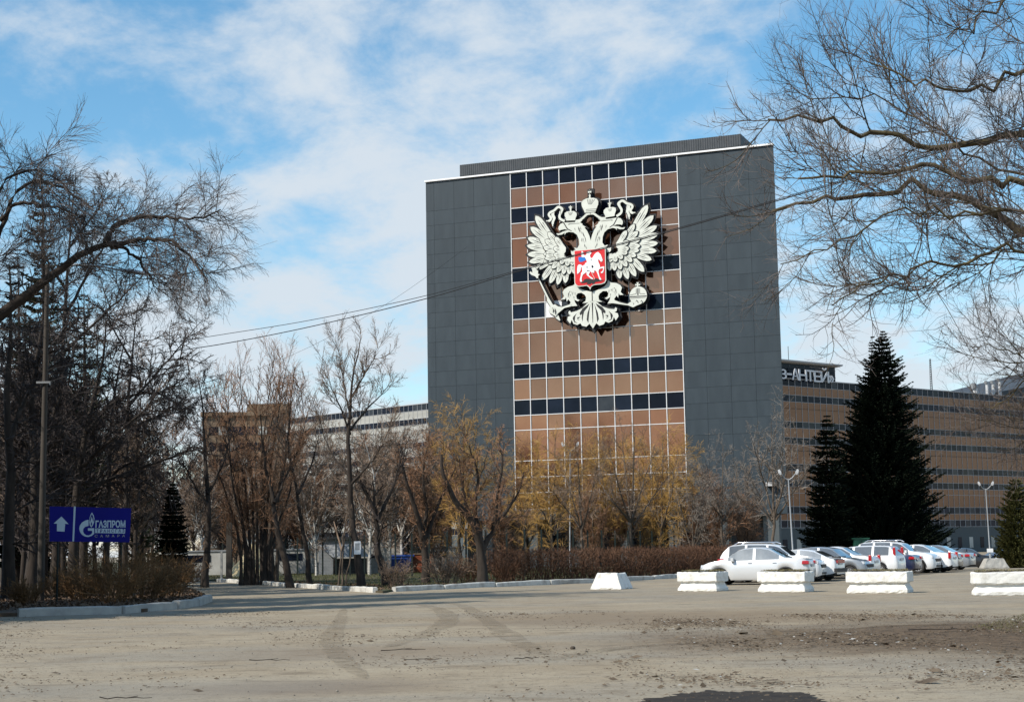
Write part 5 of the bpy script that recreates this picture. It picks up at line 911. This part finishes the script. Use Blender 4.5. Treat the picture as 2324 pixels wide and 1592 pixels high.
def car(name, label, tail, h, style, pm, L=4.3, Wc=1.72, H=1.47, rw=.31, reverse=False, cat='car', trim=None, glass='glass', spokes=9, band=False, lamp='wide', rack=False, plate=True, spoiler=False):
    """tail: ground point under the end that faces the aisle; h: heading (unit 2D) from that end; reverse puts the nose there"""
    pmat = P[pm]; c = Vector((tail[0], tail[1]))+Vector(h)*L/2; ang = math.atan2(h[1], h[0])+(math.pi if reverse else 0)
    root = empty(name, (c.x, c.y, gz(c.x, c.y)), ang, label, cat, None); pr = PROF[style]; rg_, ws, sd, pil = GLS[style]
    xa, xf = .205, .805; ra = rw*1.22
    xs = sorted(set([p[0] for p in pr]+list(rg_)+list(ws)+list(sd)+list(np.linspace(.02, .98, 25))+[q for x in (xa, xf) for q in (x+np.linspace(-1, 1, 11)*ra/L)]+[q+s for q in pil for s in (-.011, .011)]+[q+s for q in sd for s in (.0,)]))
    xs = [x for i, x in enumerate(xs) if i == 0 or x-xs[i-1] > .002]
    top = lambda x: np.interp(x, [p[0] for p in pr], [p[1] for p in pr])*H
    bl = lambda x: min(np.interp(x, [0, .3, .75, .85, 1], [.665, .665, .63, .60, .40])*H, top(x)-.012)
    wd = lambda x: np.interp(x, [0, .008, .03, .10, .25, .78, .92, .97, .992, 1], [.72, .83, .90, .965, 1, 1, .95, .86, .72, .58])*Wc/2
    def bot(x):
        z = np.interp(x, [0, .03, .1, .9, .97, 1], [.30, .24, .19, .19, .20, .26])*H/1.47
        for xc in (xa, xf):
            dx = (x-xc)*L
            if abs(dx) < ra: z = max(z, rw+math.sqrt(ra*ra-dx*dx)-.0)
        return z
    sec = []; beltH = .64*H
    for x in xs:
        b, t, w, z0 = bl(x), top(x), wd(x), bot(x); hn = min(1, max(0, (t-b)/(H-beltH))); zm = max(z0+.05, z0+(b-z0)*.45)
        zm = min(zm, b-.02); re = .955-.20*hn; X = (x-.5)*L
        half = [(w*.93, z0), (w*.985, min(z0+.09, zm-.01)), (w, zm), (w*.985, b-.045 if b-.045 > zm else (zm+b)/2), (w*.955, b), (w*re, b+(t-b)*.88), (w*re*.80, b+(t-b)*.965), (w*re*.42, t-.004), (0, t)]
        sec.append([(X, -y, z) for y, z in half]+[(X, y, z) for y, z in half[-2::-1]])
    n = len(sec[0]); V = [p for s in sec for p in s]; groups = {}
    def addf(k, f): groups.setdefault(k, []).append(f)
    for i in range(len(xs)-1):
        xm = (xs[i]+xs[i+1])/2
        for j in range(n-1):
            q = j if j < n//2 else n-2-j; side = 'r' if j < n//2 else 'l'; k = 'body'
            if q == 4 and sd[0]+.008 < xm < sd[1]-.008 and not any(abs(xm-p) < .0115 for p in pil): k = ('side_window', side, sum(xm > p for p in pil))
            elif q >= 6 and rg_[0] < xm < rg_[1]: k = ('rear_window',)
            elif q >= 6 and ws[0] < xm < ws[1]: k = ('windscreen',)
            elif q == 0 and trim and not any(abs(xm-a)*L < ra for a in (xa, xf)): k = 'trim'
            addf(k, (i*n+j, i*n+j+1, (i+1)*n+j+1, (i+1)*n+j))
        addf('under', ((i+1)*n, (i+1)*n+n-1, i*n+n-1, i*n))
    addf('body', tuple(range(n-1, -1, -1))); addf('body', tuple((len(xs)-1)*n+i for i in range(n)))
    def sub(k, nm, m):
        fs = groups[k]; used = sorted({i for f in fs for i in f}); mp = {a: b for b, a in enumerate(used)}; mb = MB(); mb.add([V[i] for i in used], [tuple(mp[i] for i in f) for f in fs], 0, True); o = mb.build(nm, m, root); return o
    body = sub('body', 'body', pmat); fix_normals(body)
    md = body.modifiers.new('edges', 'EDGE_SPLIT'); md.split_angle = R(38)
    sub('under', 'underside', M['under'])
    if 'trim' in groups: sub('trim', 'sill', M[trim])
    for k in groups:
        if isinstance(k, tuple): fix_normals(sub(k, k[0], M[glass if k[0] == 'side_window' else 'glass']))
    ty, rm = wheel_mesh(rw, .2, spokes)
    for xc in (xa, xf):
        for s in (-1, 1):
            w_ = link('wheel', ty, root, loc=((xc-.5)*L, s*(Wc/2-.115), rw), rot=(0, 0, 0 if s < 0 else math.pi)); link('rim', rm, w_)
    zl = .60*H
    for xc in (xa, xf):
        for s in (-1, 1):
            arc = [((xc-.5)*L+ra*math.cos(a), s*(wd(xc)*.955), rw+ra*math.sin(a)-.01) for a in np.linspace(.02, math.pi-.02, 15)]; MB().tube(arc, .045, 6, cap=False).build('wheel_arch', M['plastic'], root)
    for s in (-1, 1):
        y = s*Wc/2*.80
        def lampb(nm, x, yy, z, dx, dy, dz, m): 
            o = MB().box((0, 0, 0), (dx, dy, dz), 0, 0, .9).build(nm, M[m], root, loc=(x, yy, z)); bv = o.modifiers.new('b', 'BEVEL'); bv.width = .025; bv.segments = 2; return o
        if lamp == 'wide': tl = lampb('tail_light', -L/2+.13, s*Wc/2*.80, .575*H, .30, .36, .14, 'redlens')
        elif lamp == 'tall': tl = lampb('tail_light', -L/2+.09, s*Wc/2*.86, .60*H, .15, .17, .34, 'redlens')
        elif lamp == 'pillar': tl = lampb('tail_light', -L/2+.18, s*Wc/2*.80, .76*H, .14, .10, .52, 'redlens')
        if lamp == 'wide': lampb('reversing_lamp', -L/2+.075, s*Wc/2*.70, .545*H, .16, .16, .06, 'clearlens')
        lampb('headlight', L/2-.25, s*Wc/2*.68, .49*H, .32, .26, .14, 'clearlens')
        mi = MB().loft([[(x*.9, y_, z) for x, y_, z in r] for r in ([(-.06, 0, -.05), (.06, 0, -.05), (.06, 0, .05), (-.06, 0, .05)], [(-.08, .10, -.07), (.09, .10, -.07), (.09, .10, .09), (-.08, .10, .09)], [(-.05, .20, -.05), (.06, .20, -.05), (.06, .20, .07), (-.05, .20, .07)])]).build('wing_mirror', pmat if pm not in ('black',) else M['plastic'], root, loc=((.675-.5)*L, s*Wc/2*.93, .665*H)); mi.scale = (1, s, 1); fix_normals(mi)
        for xd in (.30, .52): lampb('door_handle', (xd-.5)*L, s*Wc/2*.995, .575*H, .18, .035, .028, 'plastic' if pm != 'silver' else 'chrome')
        if rack: MB().tube([((.16-.5)*L, s*Wc/2*.66, H*.985), ((.2-.5)*L, s*Wc/2*.68, H+.05), ((.52-.5)*L, s*Wc/2*.68, H+.05), ((.56-.5)*L, s*Wc/2*.66, H*.98)], .022, 6).build('roof_rail', M['chrome'], root)
    for nm, x, y, z, d, m in (('number_plate', -L/2-.012, 0, .50*H if style == 'sedan' else .54*H, (.03, .52, .13), 'plate'), ('number_plate', L/2+.005, 0, .28*H, (.03, .52, .12), 'plate'), ('grille', L/2-.02, 0, .40*H, (.09, Wc*.52, .15), 'plastic'), ('air_intake', L/2-.03, 0, .22*H, (.1, Wc*.5, .09), 'plastic')):
        MB().box((x, y, z), d).build(nm, M[m], root)
    if band: MB().box((-L/2+.0, 0, .60*H), (.06, Wc*.62, .16)).build('tail_light_band', M['redlens'], root); MB().box((-L/2+.02, 0, .33*H), (.16, Wc*.86, .17)).build('bumper', M['plastic'], root)
    if spoiler: MB().box((-L/2+.06, 0, .735*H), (.22, Wc*.78, .05)).build('spoiler', M['plastic'], root)
    return root
HD = (-.87, .49); T = lambda px, Y: tuple(gxy(px, Y)[:2])
car('sedan_car', 'silver sedan with wraparound red tail lamps parked behind two planters', T(1843, 66.0), (-.93, .37), 'sedan', 'silver', 4.66, 1.75, 1.55, .32, glass='glass_skylit')
car('suv_car', 'white SUV with roof rails hidden behind the silver sedan', T(1868, 69.8), (-.93, .37), 'suv', 'white', 4.5, 1.85, 1.70, .35, True, rack=True)
car('hatchback_car', 'old white hatchback with a full width red tail lamp band and black bumper', T(1906, 71.3), HD, 'liftback', 'white', 4.1, 1.65, 1.42, .29, glass='glass_skylit', band=True, spoiler=True, lamp='none', trim='plastic')
car('hatchback_car', 'grey hatchback parked nose out with ten spoke wheels', T(1974, 74.2), HD, 'hatch', 'grey', 3.9, 1.68, 1.5, .30, True, spokes=10)
car('sedan_car', 'white sedan with tall red corner lamps left of the estate car', T(1988, 76.6), HD, 'sedan', 'white', 4.05, 1.68, 1.5, .29, lamp='tall')
car('estate_car', 'white estate car with tall red lamps beside its rear window', T(2046, 79.6), HD, 'wagon', 'white', 4.45, 1.75, 1.52, .31, lamp='pillar')
car('sedan_car', 'dark navy sedan between the estate car and a white sedan', T(2083, 82.6), HD, 'sedan', 'navy', 4.5, 1.75, 1.47, .31)
car('suv_car', 'white SUV with dark side windows behind the navy sedan', T(2128, 85.4), HD, 'suv', 'white', 4.5, 1.85, 1.72, .35, True, rack=True)
car('sedan_car', 'white sedan with steel wheels and a black bumper strip', T(2166, 86.6), HD, 'sedan', 'white', 4.25, 1.72, 1.53, .31, lamp='tall', spokes=6, trim='plastic')
car('sedan_car', 'dark grey sedan tucked behind the white sedan with steel wheels', T(2178, 90.0), HD, 'sedan', 'dgrey', 4.5, 1.75, 1.46, .31)
car('sedan_car', 'mid grey sedan closing the row of parked cars', T(2207, 93.2), HD, 'sedan', 'grey', 4.6, 1.78, 1.47, .31)
car('minivan_car', 'black minivan behind the grey sedan', T(2262, 126), (-.98, .2), 'wagon', 'black', 4.7, 1.8, 1.7, .32, True)
car('hatchback_car', 'blue hatchback beside the lamp post with a plate', T(2212, 131), (.97, .2), 'hatch', 'blue', 4.1, 1.7, 1.48, .3, True)
car('hatchback_car', 'black hatchback between the blue hatchback and a silver sedan', T(2262, 127), (.95, .3), 'hatch', 'black', 3.9, 1.68, 1.45, .3)
car('sedan_car', 'silver grey sedan by the olive conifer', T(2276, 133), (.99, .1), 'sedan', 'silver', 4.5, 1.74, 1.47, .31)
# ================================================================== wire fence
def fence(pts, label):
    root = empty('wire_fence', (pts[0][0], pts[0][1], 0), 0, label, 'fence'); o = Vector((pts[0][0], pts[0][1], 0)); post = MB().box((0, 0, 1.32), (.10, .10, 2.8)).mesh('post', M['post'])
    for i in range(len(pts)-1):
        a, b = Vector((*pts[i], 0)), Vector((*pts[i+1], 0)); n = max(1, round((b-a).length/2.5)); d = (b-a)
        for k in range(n+(1 if i == len(pts)-2 else 0)): link('post', post, root, loc=a+d*k/n-o)
        mb = MB()
        for z in np.arange(.25, 2.6, .2): mb.tube([a-o+Vector((0, 0, z)), b-o+Vector((0, 0, z))], .0035, 3, cap=False)
        q = 0
        for k in range(int((b-a).length/.25)): p = a+d*(k*.25/(b-a).length)-o; mb.tube([p+Vector((0, 0, .15)), p+Vector((0, 0, 2.55))], .0022, 3, cap=False)
        tag(mb.build('wire_mesh', M['post'], root), kind='stuff')
fence([tuple(gxy(505, 130)[:2]), tuple(gxy(1150, 86.5)[:2]), tuple(gxy(1660, 127)[:2])], 'tall wire mesh fence on dark green posts behind the verge trees')
cp = empty('concrete_post', gxy(520, 96), 0, 'thick leaning concrete post at the end of the side road', 'post'); c_ = cp.location
mb = MB().loft([[(-.17, -.13, -.2), (.17, -.13, -.2), (.17, .13, -.2), (-.17, .13, -.2)], [(-.16, -.12, 2.0), (.16, -.12, 2.0), (.16, .12, 2.0), (-.16, .12, 2.0)], [(-.15, -.11, 3.5), (.15, -.11, 3.55), (.15, .11, 3.55), (-.15, .11, 3.5)]]); fix_normals(mb.build('shaft', M['pole'], cp)); MB().box((-.45, 0, .85), (.12, .12, 1.9)).build('side_stake', M['conc'], cp)
# ================================================================== poles, lamps, cables
def lamp(label, px, Y, ytop, px_top, plate_y=None, r=.05):
    b_ = gxy(px, Y); t = at(px_top, ytop, Y); z0 = gz(b_.x, b_.y); root = empty('lamp_post', (b_.x, b_.y, z0), 0, label, 'lamp post'); H = t.z-z0; dx = t.x-b_.x
    MB().tube([(0, 0, -.1), (0, 0, 1.2), (0, 0, 1.25), (dx, 0, H)], [r*1.4, r*1.4, r, r*.8], 8).build('pole', M['galv'], root)
    for s in (-1, 1):
        MB().tube([(dx, 0, H-.1), (dx+s*.25, 0, H+.05), (dx+s*.4, -.1, H+.25)], .035, 6).build('bracket', M['galv'], root)
        hd = MB().loft([[(-.10, -.10, 0), (.10, -.10, 0), (.10, .10, 0), (-.10, .10, 0)], [(-.16, -.13, .18), (.16, -.13, .18), (.16, .13, .18), (-.16, .13, .18)], [(-.10, -.08, .42), (.10, -.08, .42), (.10, .08, .42), (-.10, .08, .42)]]).build('lamp_head', M['lampwhite'], root, loc=(dx+s*.45, -.1, H+.22), rot=(0, s*.35, 0), scale=(.5, .5, .75)); fix_normals(hd)
    if plate_y: p = at(px, plate_y, Y); MB().box((p.x-b_.x, -.10, p.z-z0), (.46, .02, .28)).build('notice_plate', M['white'], root)
    return root
lamp('pale lamp post with twin floodlights before the tall spruce', 1799, 92, 1085, 1789)
lamp('grey lamp post carrying a small white plate among the far cars', 2246, 119, 1108, 2237, 1248)
lamp('thin lamp post with twin white heads before the glass wall', 1293, 107, 1020, 1294, r=.05)
# street light pole on the left with the cables
pb = gxy(94, 56); pt_ = at(108, 600, 56)
pole = empty('street_light', (pb.x, pb.y, 0), 0, 'grey concrete street light pole with a long arm among the dark trees', 'street light')
MB().tube([(0, 0, -.2), (pt_.x-pb.x, 0, pt_.z)], [.13, .07], 10).build('pole', M['pole'], pole)
la, lb = at(270, 613, 54), at(335, 623, 53.5)
MB().tube([(pt_.x-pb.x, 0, pt_.z-.6), tuple(at(170, 600, 55.5)-pb), tuple(at(225, 603, 54.5)-pb), tuple(la-pb)], .035, 6).build('arm', M['galv'], pole)
dv = (lb-la); rings = []
for t, w, h in ((0, .04, .04), (.12, .09, .07), (.4, .15, .11), (.75, .15, .10), (.95, .09, .06), (1, .03, .02)):
    c = la-pb+dv*t; rings.append([(c.x+0, c.y+w*math.cos(a), c.z+h*math.sin(a)*(1 if math.sin(a) > 0 else .5)) for a in np.linspace(0, 2*math.pi, 13)[:-1]])
mb = MB().loft(rings, 0, True, True); fix_normals(mb.build('lamp_head', M['galv'], pole))
for zy in (868,): p = at(101, zy, 56); MB().box((p.x-pb.x, -.12, p.z), (.5, .07, .07)).build('crossarm', M['galv'], pole)
def cable(label, pts, r):
    q = [np.array(p) for p in pts]; pts3 = smooth3(q, 10); o = MB().tube([tuple(p) for p in pts3], r, 5, cap=False).build('overhead_cable', M['wire']); tag(o, label, 'cable')
cable('lower thick overhead cable running from the street light past the coat of arms', [at(104, 868, 56), at(300, 812, 53.5), at(500, 781, 51), at(700, 742, 48.5), at(965, 678, 45), at(1210, 606, 42), at(1480, 536, 38.5), at(1700, 474, 36), at(2000, 386, 33), at(2560, 215, 28.5)], .014)
cable('upper overhead cable joining the thicker one near the coat of arms', [at(103, 840, 56), at(300, 796, 53.5), at(460, 766, 51.4), at(700, 727, 48.5), at(965, 671, 45), at(1210, 603, 42), at(1480, 533, 38.5), at(1700, 471, 36), at(2000, 382, 33), at(2560, 208, 28.5)], .010)
cable('thin slack wire hanging between the bare trees and the tower', [at(480, 880, 90), at(700, 788, 92), at(860, 700, 94), at(965, 630, 96), at(1060, 560, 98)], .008)
wb = empty('wire_clamp', at(1228, 560, 41.6), 0, 'thin stay wires hooked over the cables before the eagle wing', 'wire'); o_ = wb.location
MB().tube([at(1222, 540, 41.8)-o_, at(1240, 575, 41.7)-o_, at(1232, 598, 41.7)-o_, at(1219, 612, 41.8)-o_, at(1214, 604, 41.8)-o_], .008, 4).build('stay', M['wire'], wb)
# ================================================================== yard behind the fence
def yard(name, label, cat, px, Y): return empty(name, tuple(gxy(px, Y)), 0, label, cat)
sx = F/112
s_ = yard('shed', 'grey sheet metal lean-to shed behind the fence', 'shed', 765, 112); 
mb = MB(); mb.prism([(-1.3, 0), (-1.3, 2.1), (-.3, 1.45), (-.3, 0)], 0, 2.6); mb.build('wall', M['galv'], s_, rot=(0, 0, 0)); MB().add([(-1.35, -.1, 2.16), (1.6, -.1, 2.16), (2.3, -.35, 1.3), (-.25, -.35, 1.3)], [(3, 2, 1, 0)]).add([(-1.35, 2.6, 2.2), (1.6, 2.6, 2.2), (1.6, -.1, 2.165), (-1.35, -.1, 2.165)], [(3, 2, 1, 0)]).build('roof', M['galv'], s_); MB().box((.9, 0.4, .6), (2.3, .1, 1.2)).build('opening', M['plastic'], s_)
h_ = yard('site_hut', 'long low site hut with a black flat roof behind the grey shed', 'hut', 815, 122)
MB().box((0, 1, 1.3), (6.5, 2.4, 2.6)).build('wall', M['pale_panel'], h_); MB().box((.2, 1, 2.72), (7.6, 3.0, .16)).build('roof', M['plastic'], h_)
for x in (-2.4, -.7): MB().box((x, -.23, 1.9), (1.1, .06, .7)).build('window', M['dark'], h_)
cb = yard('switch_cabinet', 'pale switch cabinet between the hut and the blue skip', 'cabinet', 860, 114); MB().box((0, 0, 1.15), (1.5, .9, 2.3)).build('case', M['pale_panel'], cb); MB().box((0, -.47, 1.2), (.04, .03, 2.0)).build('door_gap', M['plastic'], cb); MB().box((-.4, -.47, 1.3), (.3, .03, .22)).build('meter_window', M['dark'], cb)
bs = yard('skip', 'bright blue steel skip behind the fence', 'skip', 898, 116)
mb = MB().loft([[(-.9, -.7, .15), (.9, -.7, .15), (.9, .7, .15), (-.9, .7, .15)], [(-1.35, -.85, 1.35), (1.35, -.85, 1.35), (1.35, .85, 1.35), (-1.35, .85, 1.35)]]); M['skipblue'] = mat('skip_blue', (.015, .06, .30), (.02, .08, .38), 2, rough=.6); fix_normals(mb.build('body', M['skipblue'], bs)); MB().box((0, -.86, 1.33), (2.8, .07, .10)).build('rim_bar', M['skipblue'], bs)
for x in (-.6, 0, .6): MB().box((x, -.80, .75), (.09, .08, 1.1)).build('rib', M['skipblue'], bs)
M['orange'] = mat('rust_orange', (.30, .07, .025), (.2, .06, .03), 3, rough=.8)
ob = yard('rusty_bin', 'rusty orange bin right of the blue skip', 'bin', 955, 116); MB().box((0, 0, .75), (1.6, 1.1, 1.3), 0, 0, 1.08).build('body', M['orange'], ob); MB().box((0, 0, 1.43), (1.85, 1.3, .08)).build('lid', M['brick_dull'], ob)
M['sand'] = mat('pale_sand', (.42, .33, .18), (.5, .4, .24), 3, rough=.95)
sd_ = yard('sand_heap', 'pale conical heap of sand behind the trunk fan', 'heap', 575, 112); rings = []
for z, r_ in ((0, 2.2), (.7, 1.5), (1.4, .85), (2.0, .4), (2.35, .1)): rings.append([(r_*math.cos(a)*(1+.06*math.sin(3*a+z)), r_*math.sin(a), z) for a in np.linspace(0, 2*math.pi, 15)[:-1]])
mb = MB().loft(rings, 0, True, True); fix_normals(mb.build('cone', M['sand'], sd_))
for px, Y, w, lab in ((450, 118, 4.5, 'white site cabin behind the small spruce'), (665, 120, 3.4, 'white tank trailer behind the leaning trunk'), (990, 124, 3.5, 'white van roof seen over the brush right of the orange bin')):
    t_ = yard('site_cabin', lab, 'cabin', px, Y); MB().box((0, 0, 1.0), (w, 2.2, 1.7)).build('body', M['pale_panel'], t_); MB().box((0, -1.12, 1.35), (w*.5, .04, .5)).build('window', M['dark'], t_); MB().box((0, 0, 1.9), (w+.15, 2.35, .1)).build('roof', M['galv'], t_)
gb = yard('utility_cabinet', 'dark green utility cabinet under the tall spruce', 'cabinet', 1954, 98); M['green'] = mat('green_paint', (.012, .07, .045), (.016, .09, .055), 3, rough=.6); MB().box((0, 0, .95), (.85, .5, 1.9)).build('case', M['green'], gb); MB().box((0, 0, 1.93), (.98, .62, .07)).build('lid', M['green'], gb); MB().box((0, -.26, 1.0), (.03, .03, 1.6)).build('door_gap', M['plastic'], gb)
nt_ = at(811, 1242, 71.55); np_ = empty('notice_sheet', nt_, .1, 'white paper notice fixed to the slender tree trunk', 'notice'); MB().box((0, -.10, 0), (.30, .012, .58)).build('sheet', M['white'], np_); MB().box((0, -.108, .05), (.2, .006, .30)).build('print', M['galv'], np_)
# ================================================================== on the ground
def blob(name, label, c, rx, ry, m, seed, z=.016, cat=None, kind='structure'):
    rg = np.random.default_rng(seed); n = 220; a = np.linspace(0, 2*np.pi, n, endpoint=False); r = 1+.10*np.sin(2*a+1)+.07*np.sin(5*a+rg.random()*6)+.05*np.sin(11*a+2)+.03*np.sin(23*a)+.025*np.sin(41*a+1)+.02*rg.normal(size=n); mb = MB(); mb.add([(c.x+rx*r[i]*math.cos(a[i]), c.y+ry*r[i]*math.sin(a[i]), z) for i in range(n)], [tuple(range(n))]); return tag(mb.build(name, m), label, cat, None, kind)
M['wet'] = mat('wet_mud', (.022, .017, .013), (.045, .035, .026), 5, rough=.8, rrange=.1, spec=.2, bump=.006, bscale=12)
blob('puddle', 'dark wet muddy patch on the forecourt', ground(1668, 1594), .85, 1.25, M['wet'], 601, z=.02)
def track(label, pts, w, m, seed):
    rg = np.random.default_rng(seed); q = [np.array(ground(*p)) for p in pts]; q = np.array(smooth3(q, 8)); mb = MB(); n = len(q); vs = []
    for i in range(n):
        t = q[min(i+1, n-1)]-q[max(i-1, 0)]; s = np.array([-t[1], t[0], 0]); s /= np.linalg.norm(s); f = math.sin(math.pi*i/(n-1))**.4; ww = w*(.7+.5*rg.random())*f/2+.01; vs += [tuple(q[i]+s*ww+[0, 0, .018]), tuple(q[i]-s*ww+[0, 0, .018])]
    mb.add(vs, [(2*i, 2*i+1, 2*i+3, 2*i+2) for i in range(n-1)]); return tag(mb.build('tyre_track', m), label, None, None, 'structure')
M['track'] = mat('track_dust', (.205, .16, .11), (.26, .21, .145), 5, rough=1); 
def fade(m):
    N = m.node_tree.nodes; L = m.node_tree.links; b = N['Principled BSDF']; tc = N.new('ShaderNodeTexCoord'); n = N.new('ShaderNodeTexNoise'); L.new(tc.outputs['Object'], n.inputs[0]); n.inputs['Scale'].default_value = 2.2; n.inputs['Detail'].default_value = 8; n.inputs['Roughness'].default_value = .7; r = N.new('ShaderNodeMapRange'); L.new(n.outputs[0], r.inputs[0]); r.inputs[1].default_value = .38; r.inputs[2].default_value = .72; r.inputs[4].default_value = .62; L.new(r.outputs[0], b.inputs['Alpha'])
fade(M['track'])
track('curved tyre track crossing the dusty forecourt', [(1000, 1365), (1045, 1372), (1095, 1400), (1150, 1440), (1215, 1475), (1240, 1485)], .45, M['track'], 1)
track('second tyre track running beside the curved one', [(940, 1370), (985, 1378), (1015, 1395), (1010, 1415), (960, 1440), (870, 1470)], .5, M['track'], 2)
track('short tyre track fading towards the wet ground', [(780, 1380), (770, 1410), (750, 1450), (770, 1490), (830, 1540)], .4, M['track'], 3)
track('broad tyre track bending over the muddy corner', [(1240, 1500), (1400, 1470), (1700, 1450), (2000, 1420), (2324, 1415)], .5, M['track'], 4)
def stones(name, label, n, place, size, m, seed):
    rng = np.random.default_rng(seed); p = place(rng, n); base_ = np.array([(1, 0, 0), (0, 1, 0), (-1, 0, 0), (0, -1, 0), (0, 0, .7), (0, 0, -.4)], float); f = np.array([(0, 1, 4), (1, 2, 4), (2, 3, 4), (3, 0, 4), (1, 0, 5), (2, 1, 5), (3, 2, 5), (0, 3, 5)]); s = size*rng.lognormal(0, .45, n); a = rng.random(n)*6.28
    V = base_[None]*rng.uniform(.6, 1.3, (n, 6, 1)); x = V[..., 0]*np.cos(a)[:, None]-V[..., 1]*np.sin(a)[:, None]; y = V[..., 0]*np.sin(a)[:, None]+V[..., 1]*np.cos(a)[:, None]*.8; V = np.stack([x, y, V[..., 2]], -1)*s[:, None, None]+p[:, None]
    return tag(link(name, np_mesh(name, V.reshape(-1, 3), (f[None]+6*np.arange(n)[:, None, None]).reshape(-1, 3), M[m])), label, None, None, 'stuff')
def strip(y0, y1, x0=-100, x1=2424): return in_poly([G2(x0, y1), G2(x1, y1), G2(x1, y0), G2(x0, y0)], .012, .022)
M['pebble'] = mat('pebble', (.16, .14, .115), (.26, .235, .20), 3, rough=.95)
stones('gravel', 'small stones and grit strewn over the forecourt', 1500, strip(1420, 1600), .008, 'pebble', 611)
stones('mud_clods', 'dark clods of mud on the churned ground', 1100, in_poly([G2(1600, 1500), G2(2424, 1570), G2(2424, 1400), G2(1500, 1395)], .012, .03), .009, 'soil', 612)
scatter_leaves('ground_leaves', 'dead leaves and chips lying on the muddy side of the forecourt', 5200, in_poly([G2(1450, 1560), G2(2424, 1570), G2(2424, 1400), G2(1400, 1400)], .02, .04), .020, 'litter', 613, .15)
M['verge_blade'] = mat('sparse_grass', (.075, .075, .03), (.13, .115, .05), 2, rough=.95)
grass('mud_grass', 'thin green grass at the edge of the muddy ground', 2600, in_poly([G2(2200, 1425), G2(2424, 1445), G2(2424, 1392), G2(2320, 1394)], .0, .02), .035, 'verge_blade', 614, .006)
M['verge_blade'] = M['verge_blade'] if 'verge_blade' in M else mat('sparse_grass', (.075, .075, .03), (.13, .115, .05), 2, rough=.95)
M['chip'] = mat('dark_chip', (.075, .055, .037), (.14, .105, .07), 3, rough=.95)
def clustered(pl):
    def place(rng, n):
        q = pl(rng, n*5); w = (np.sin(q[:, 0]*.9+q[:, 1]*.35)+np.sin(q[:, 0]*.43-q[:, 1]*.8+2)+np.sin(q[:, 0]*2.1+q[:, 1]*.6+4)*.7)/2.7; keep = rng.random(len(q)) < np.clip((w+.35), .04, 1)**2; return q[keep][:n]
    return place
def chips(name, label, n, pl, size, seed, m='chip'):
    rng = np.random.default_rng(seed); p = clustered(pl)(rng, n); n = len(p); a = rng.normal(0, .6, n); u = np.stack([np.cos(a), np.sin(a), .1*rng.normal(size=n)], 1); v = np.stack([-np.sin(a), np.cos(a), .35*rng.normal(size=n)], 1); s = (size*rng.lognormal(0, .5, n))[:, None]
    V = np.stack([p-u*s, p-v*s*.45, p+u*s, p+v*s*.45+[0, 0, .008]], 1).reshape(-1, 3); return tag(link(name, np_mesh(name, V, np.arange(len(V)).reshape(-1, 4), M[m])), label, None, None, 'stuff')
chips('ground_chips', 'bits of bark and dirt strewn in drifts over the forecourt', 5200, strip(1385, 1600), .018, 621)
chips('mud_crumbs', 'crumbs of churned earth over the muddy side of the forecourt', 5500, in_poly([G2(1350, 1545), G2(2424, 1575), G2(2424, 1398), G2(1500, 1392)], .014, .03), .024, 622)
chips('pale_scraps', 'tiny pale scraps of paper and stone on the muddy ground', 160, in_poly([G2(1450, 1560), G2(2424, 1580), G2(2424, 1400), G2(1500, 1395)], .02, .035), .022, 623, 'conc')
def stick(label, px, py, L, rz, r=.008, seed=1):
    r *= .6; L *= .8
    rg = random.Random(seed); c = ground(px, py); pts = [(-L/2+L*i/6, rg.uniform(-.04, .04)*L, .03+rg.uniform(0, .02)) for i in range(7)]; root = empty('stick', (c.x, c.y, 0), rz, label, 'stick'); MB().tube(pts, [r*(1.2-.1*i) for i in range(7)], 5).build('branch', M['bark'], root); MB().tube([pts[3], (pts[3][0]+L*.2, pts[3][1]+.1*L, .05)], r*.6, 4).build('side_twig', M['bark'], root)
stick('long thin stick lying on the bare dust beside the round drain marks', 612, 1502, .75, .05, .010, 1); stick('curved pale stick at the edge of the gritty patch', 285, 1590, .75, -.05, .010, 2); stick('short stick near the lone stone', 1195, 1498, .45, .1, .010, 3); stick('forked twig lying in the litter pile on the dust', 915, 1478, .9, .12, .011, 4); stick('long crooked stick on the muddy ground', 2140, 1432, 1.6, .1, .014, 5); stick('dark twig across the churned mud', 1960, 1466, .8, .5, .010, 6); stick('thin twig in front of the curved tyre track', 960, 1500, .7, -.1, .008, 7)
sn = ground(1300, 1472); so = empty('stone', (sn.x, sn.y, .015), .4, 'dark lone stone lying on the dusty forecourt', 'stone'); rings = []
for z, k in ((-.03, .7), (0, 1), (.03, .9), (.055, .5)): rings.append([(.05*k*math.cos(a)*(1+.15*math.sin(2*a)), .04*k*math.sin(a)*(1+.12*math.cos(3*a)), z*.6) for a in np.linspace(0, 2*math.pi, 13)[:-1]])
fix_normals(MB().loft(rings, 0, True, True).build('rock', M['soil'], so))
M['yleaf'] = mat('yellow_paper', (.55, .45, .12), rough=.8); yl = ground(2815*.7369, 1525);
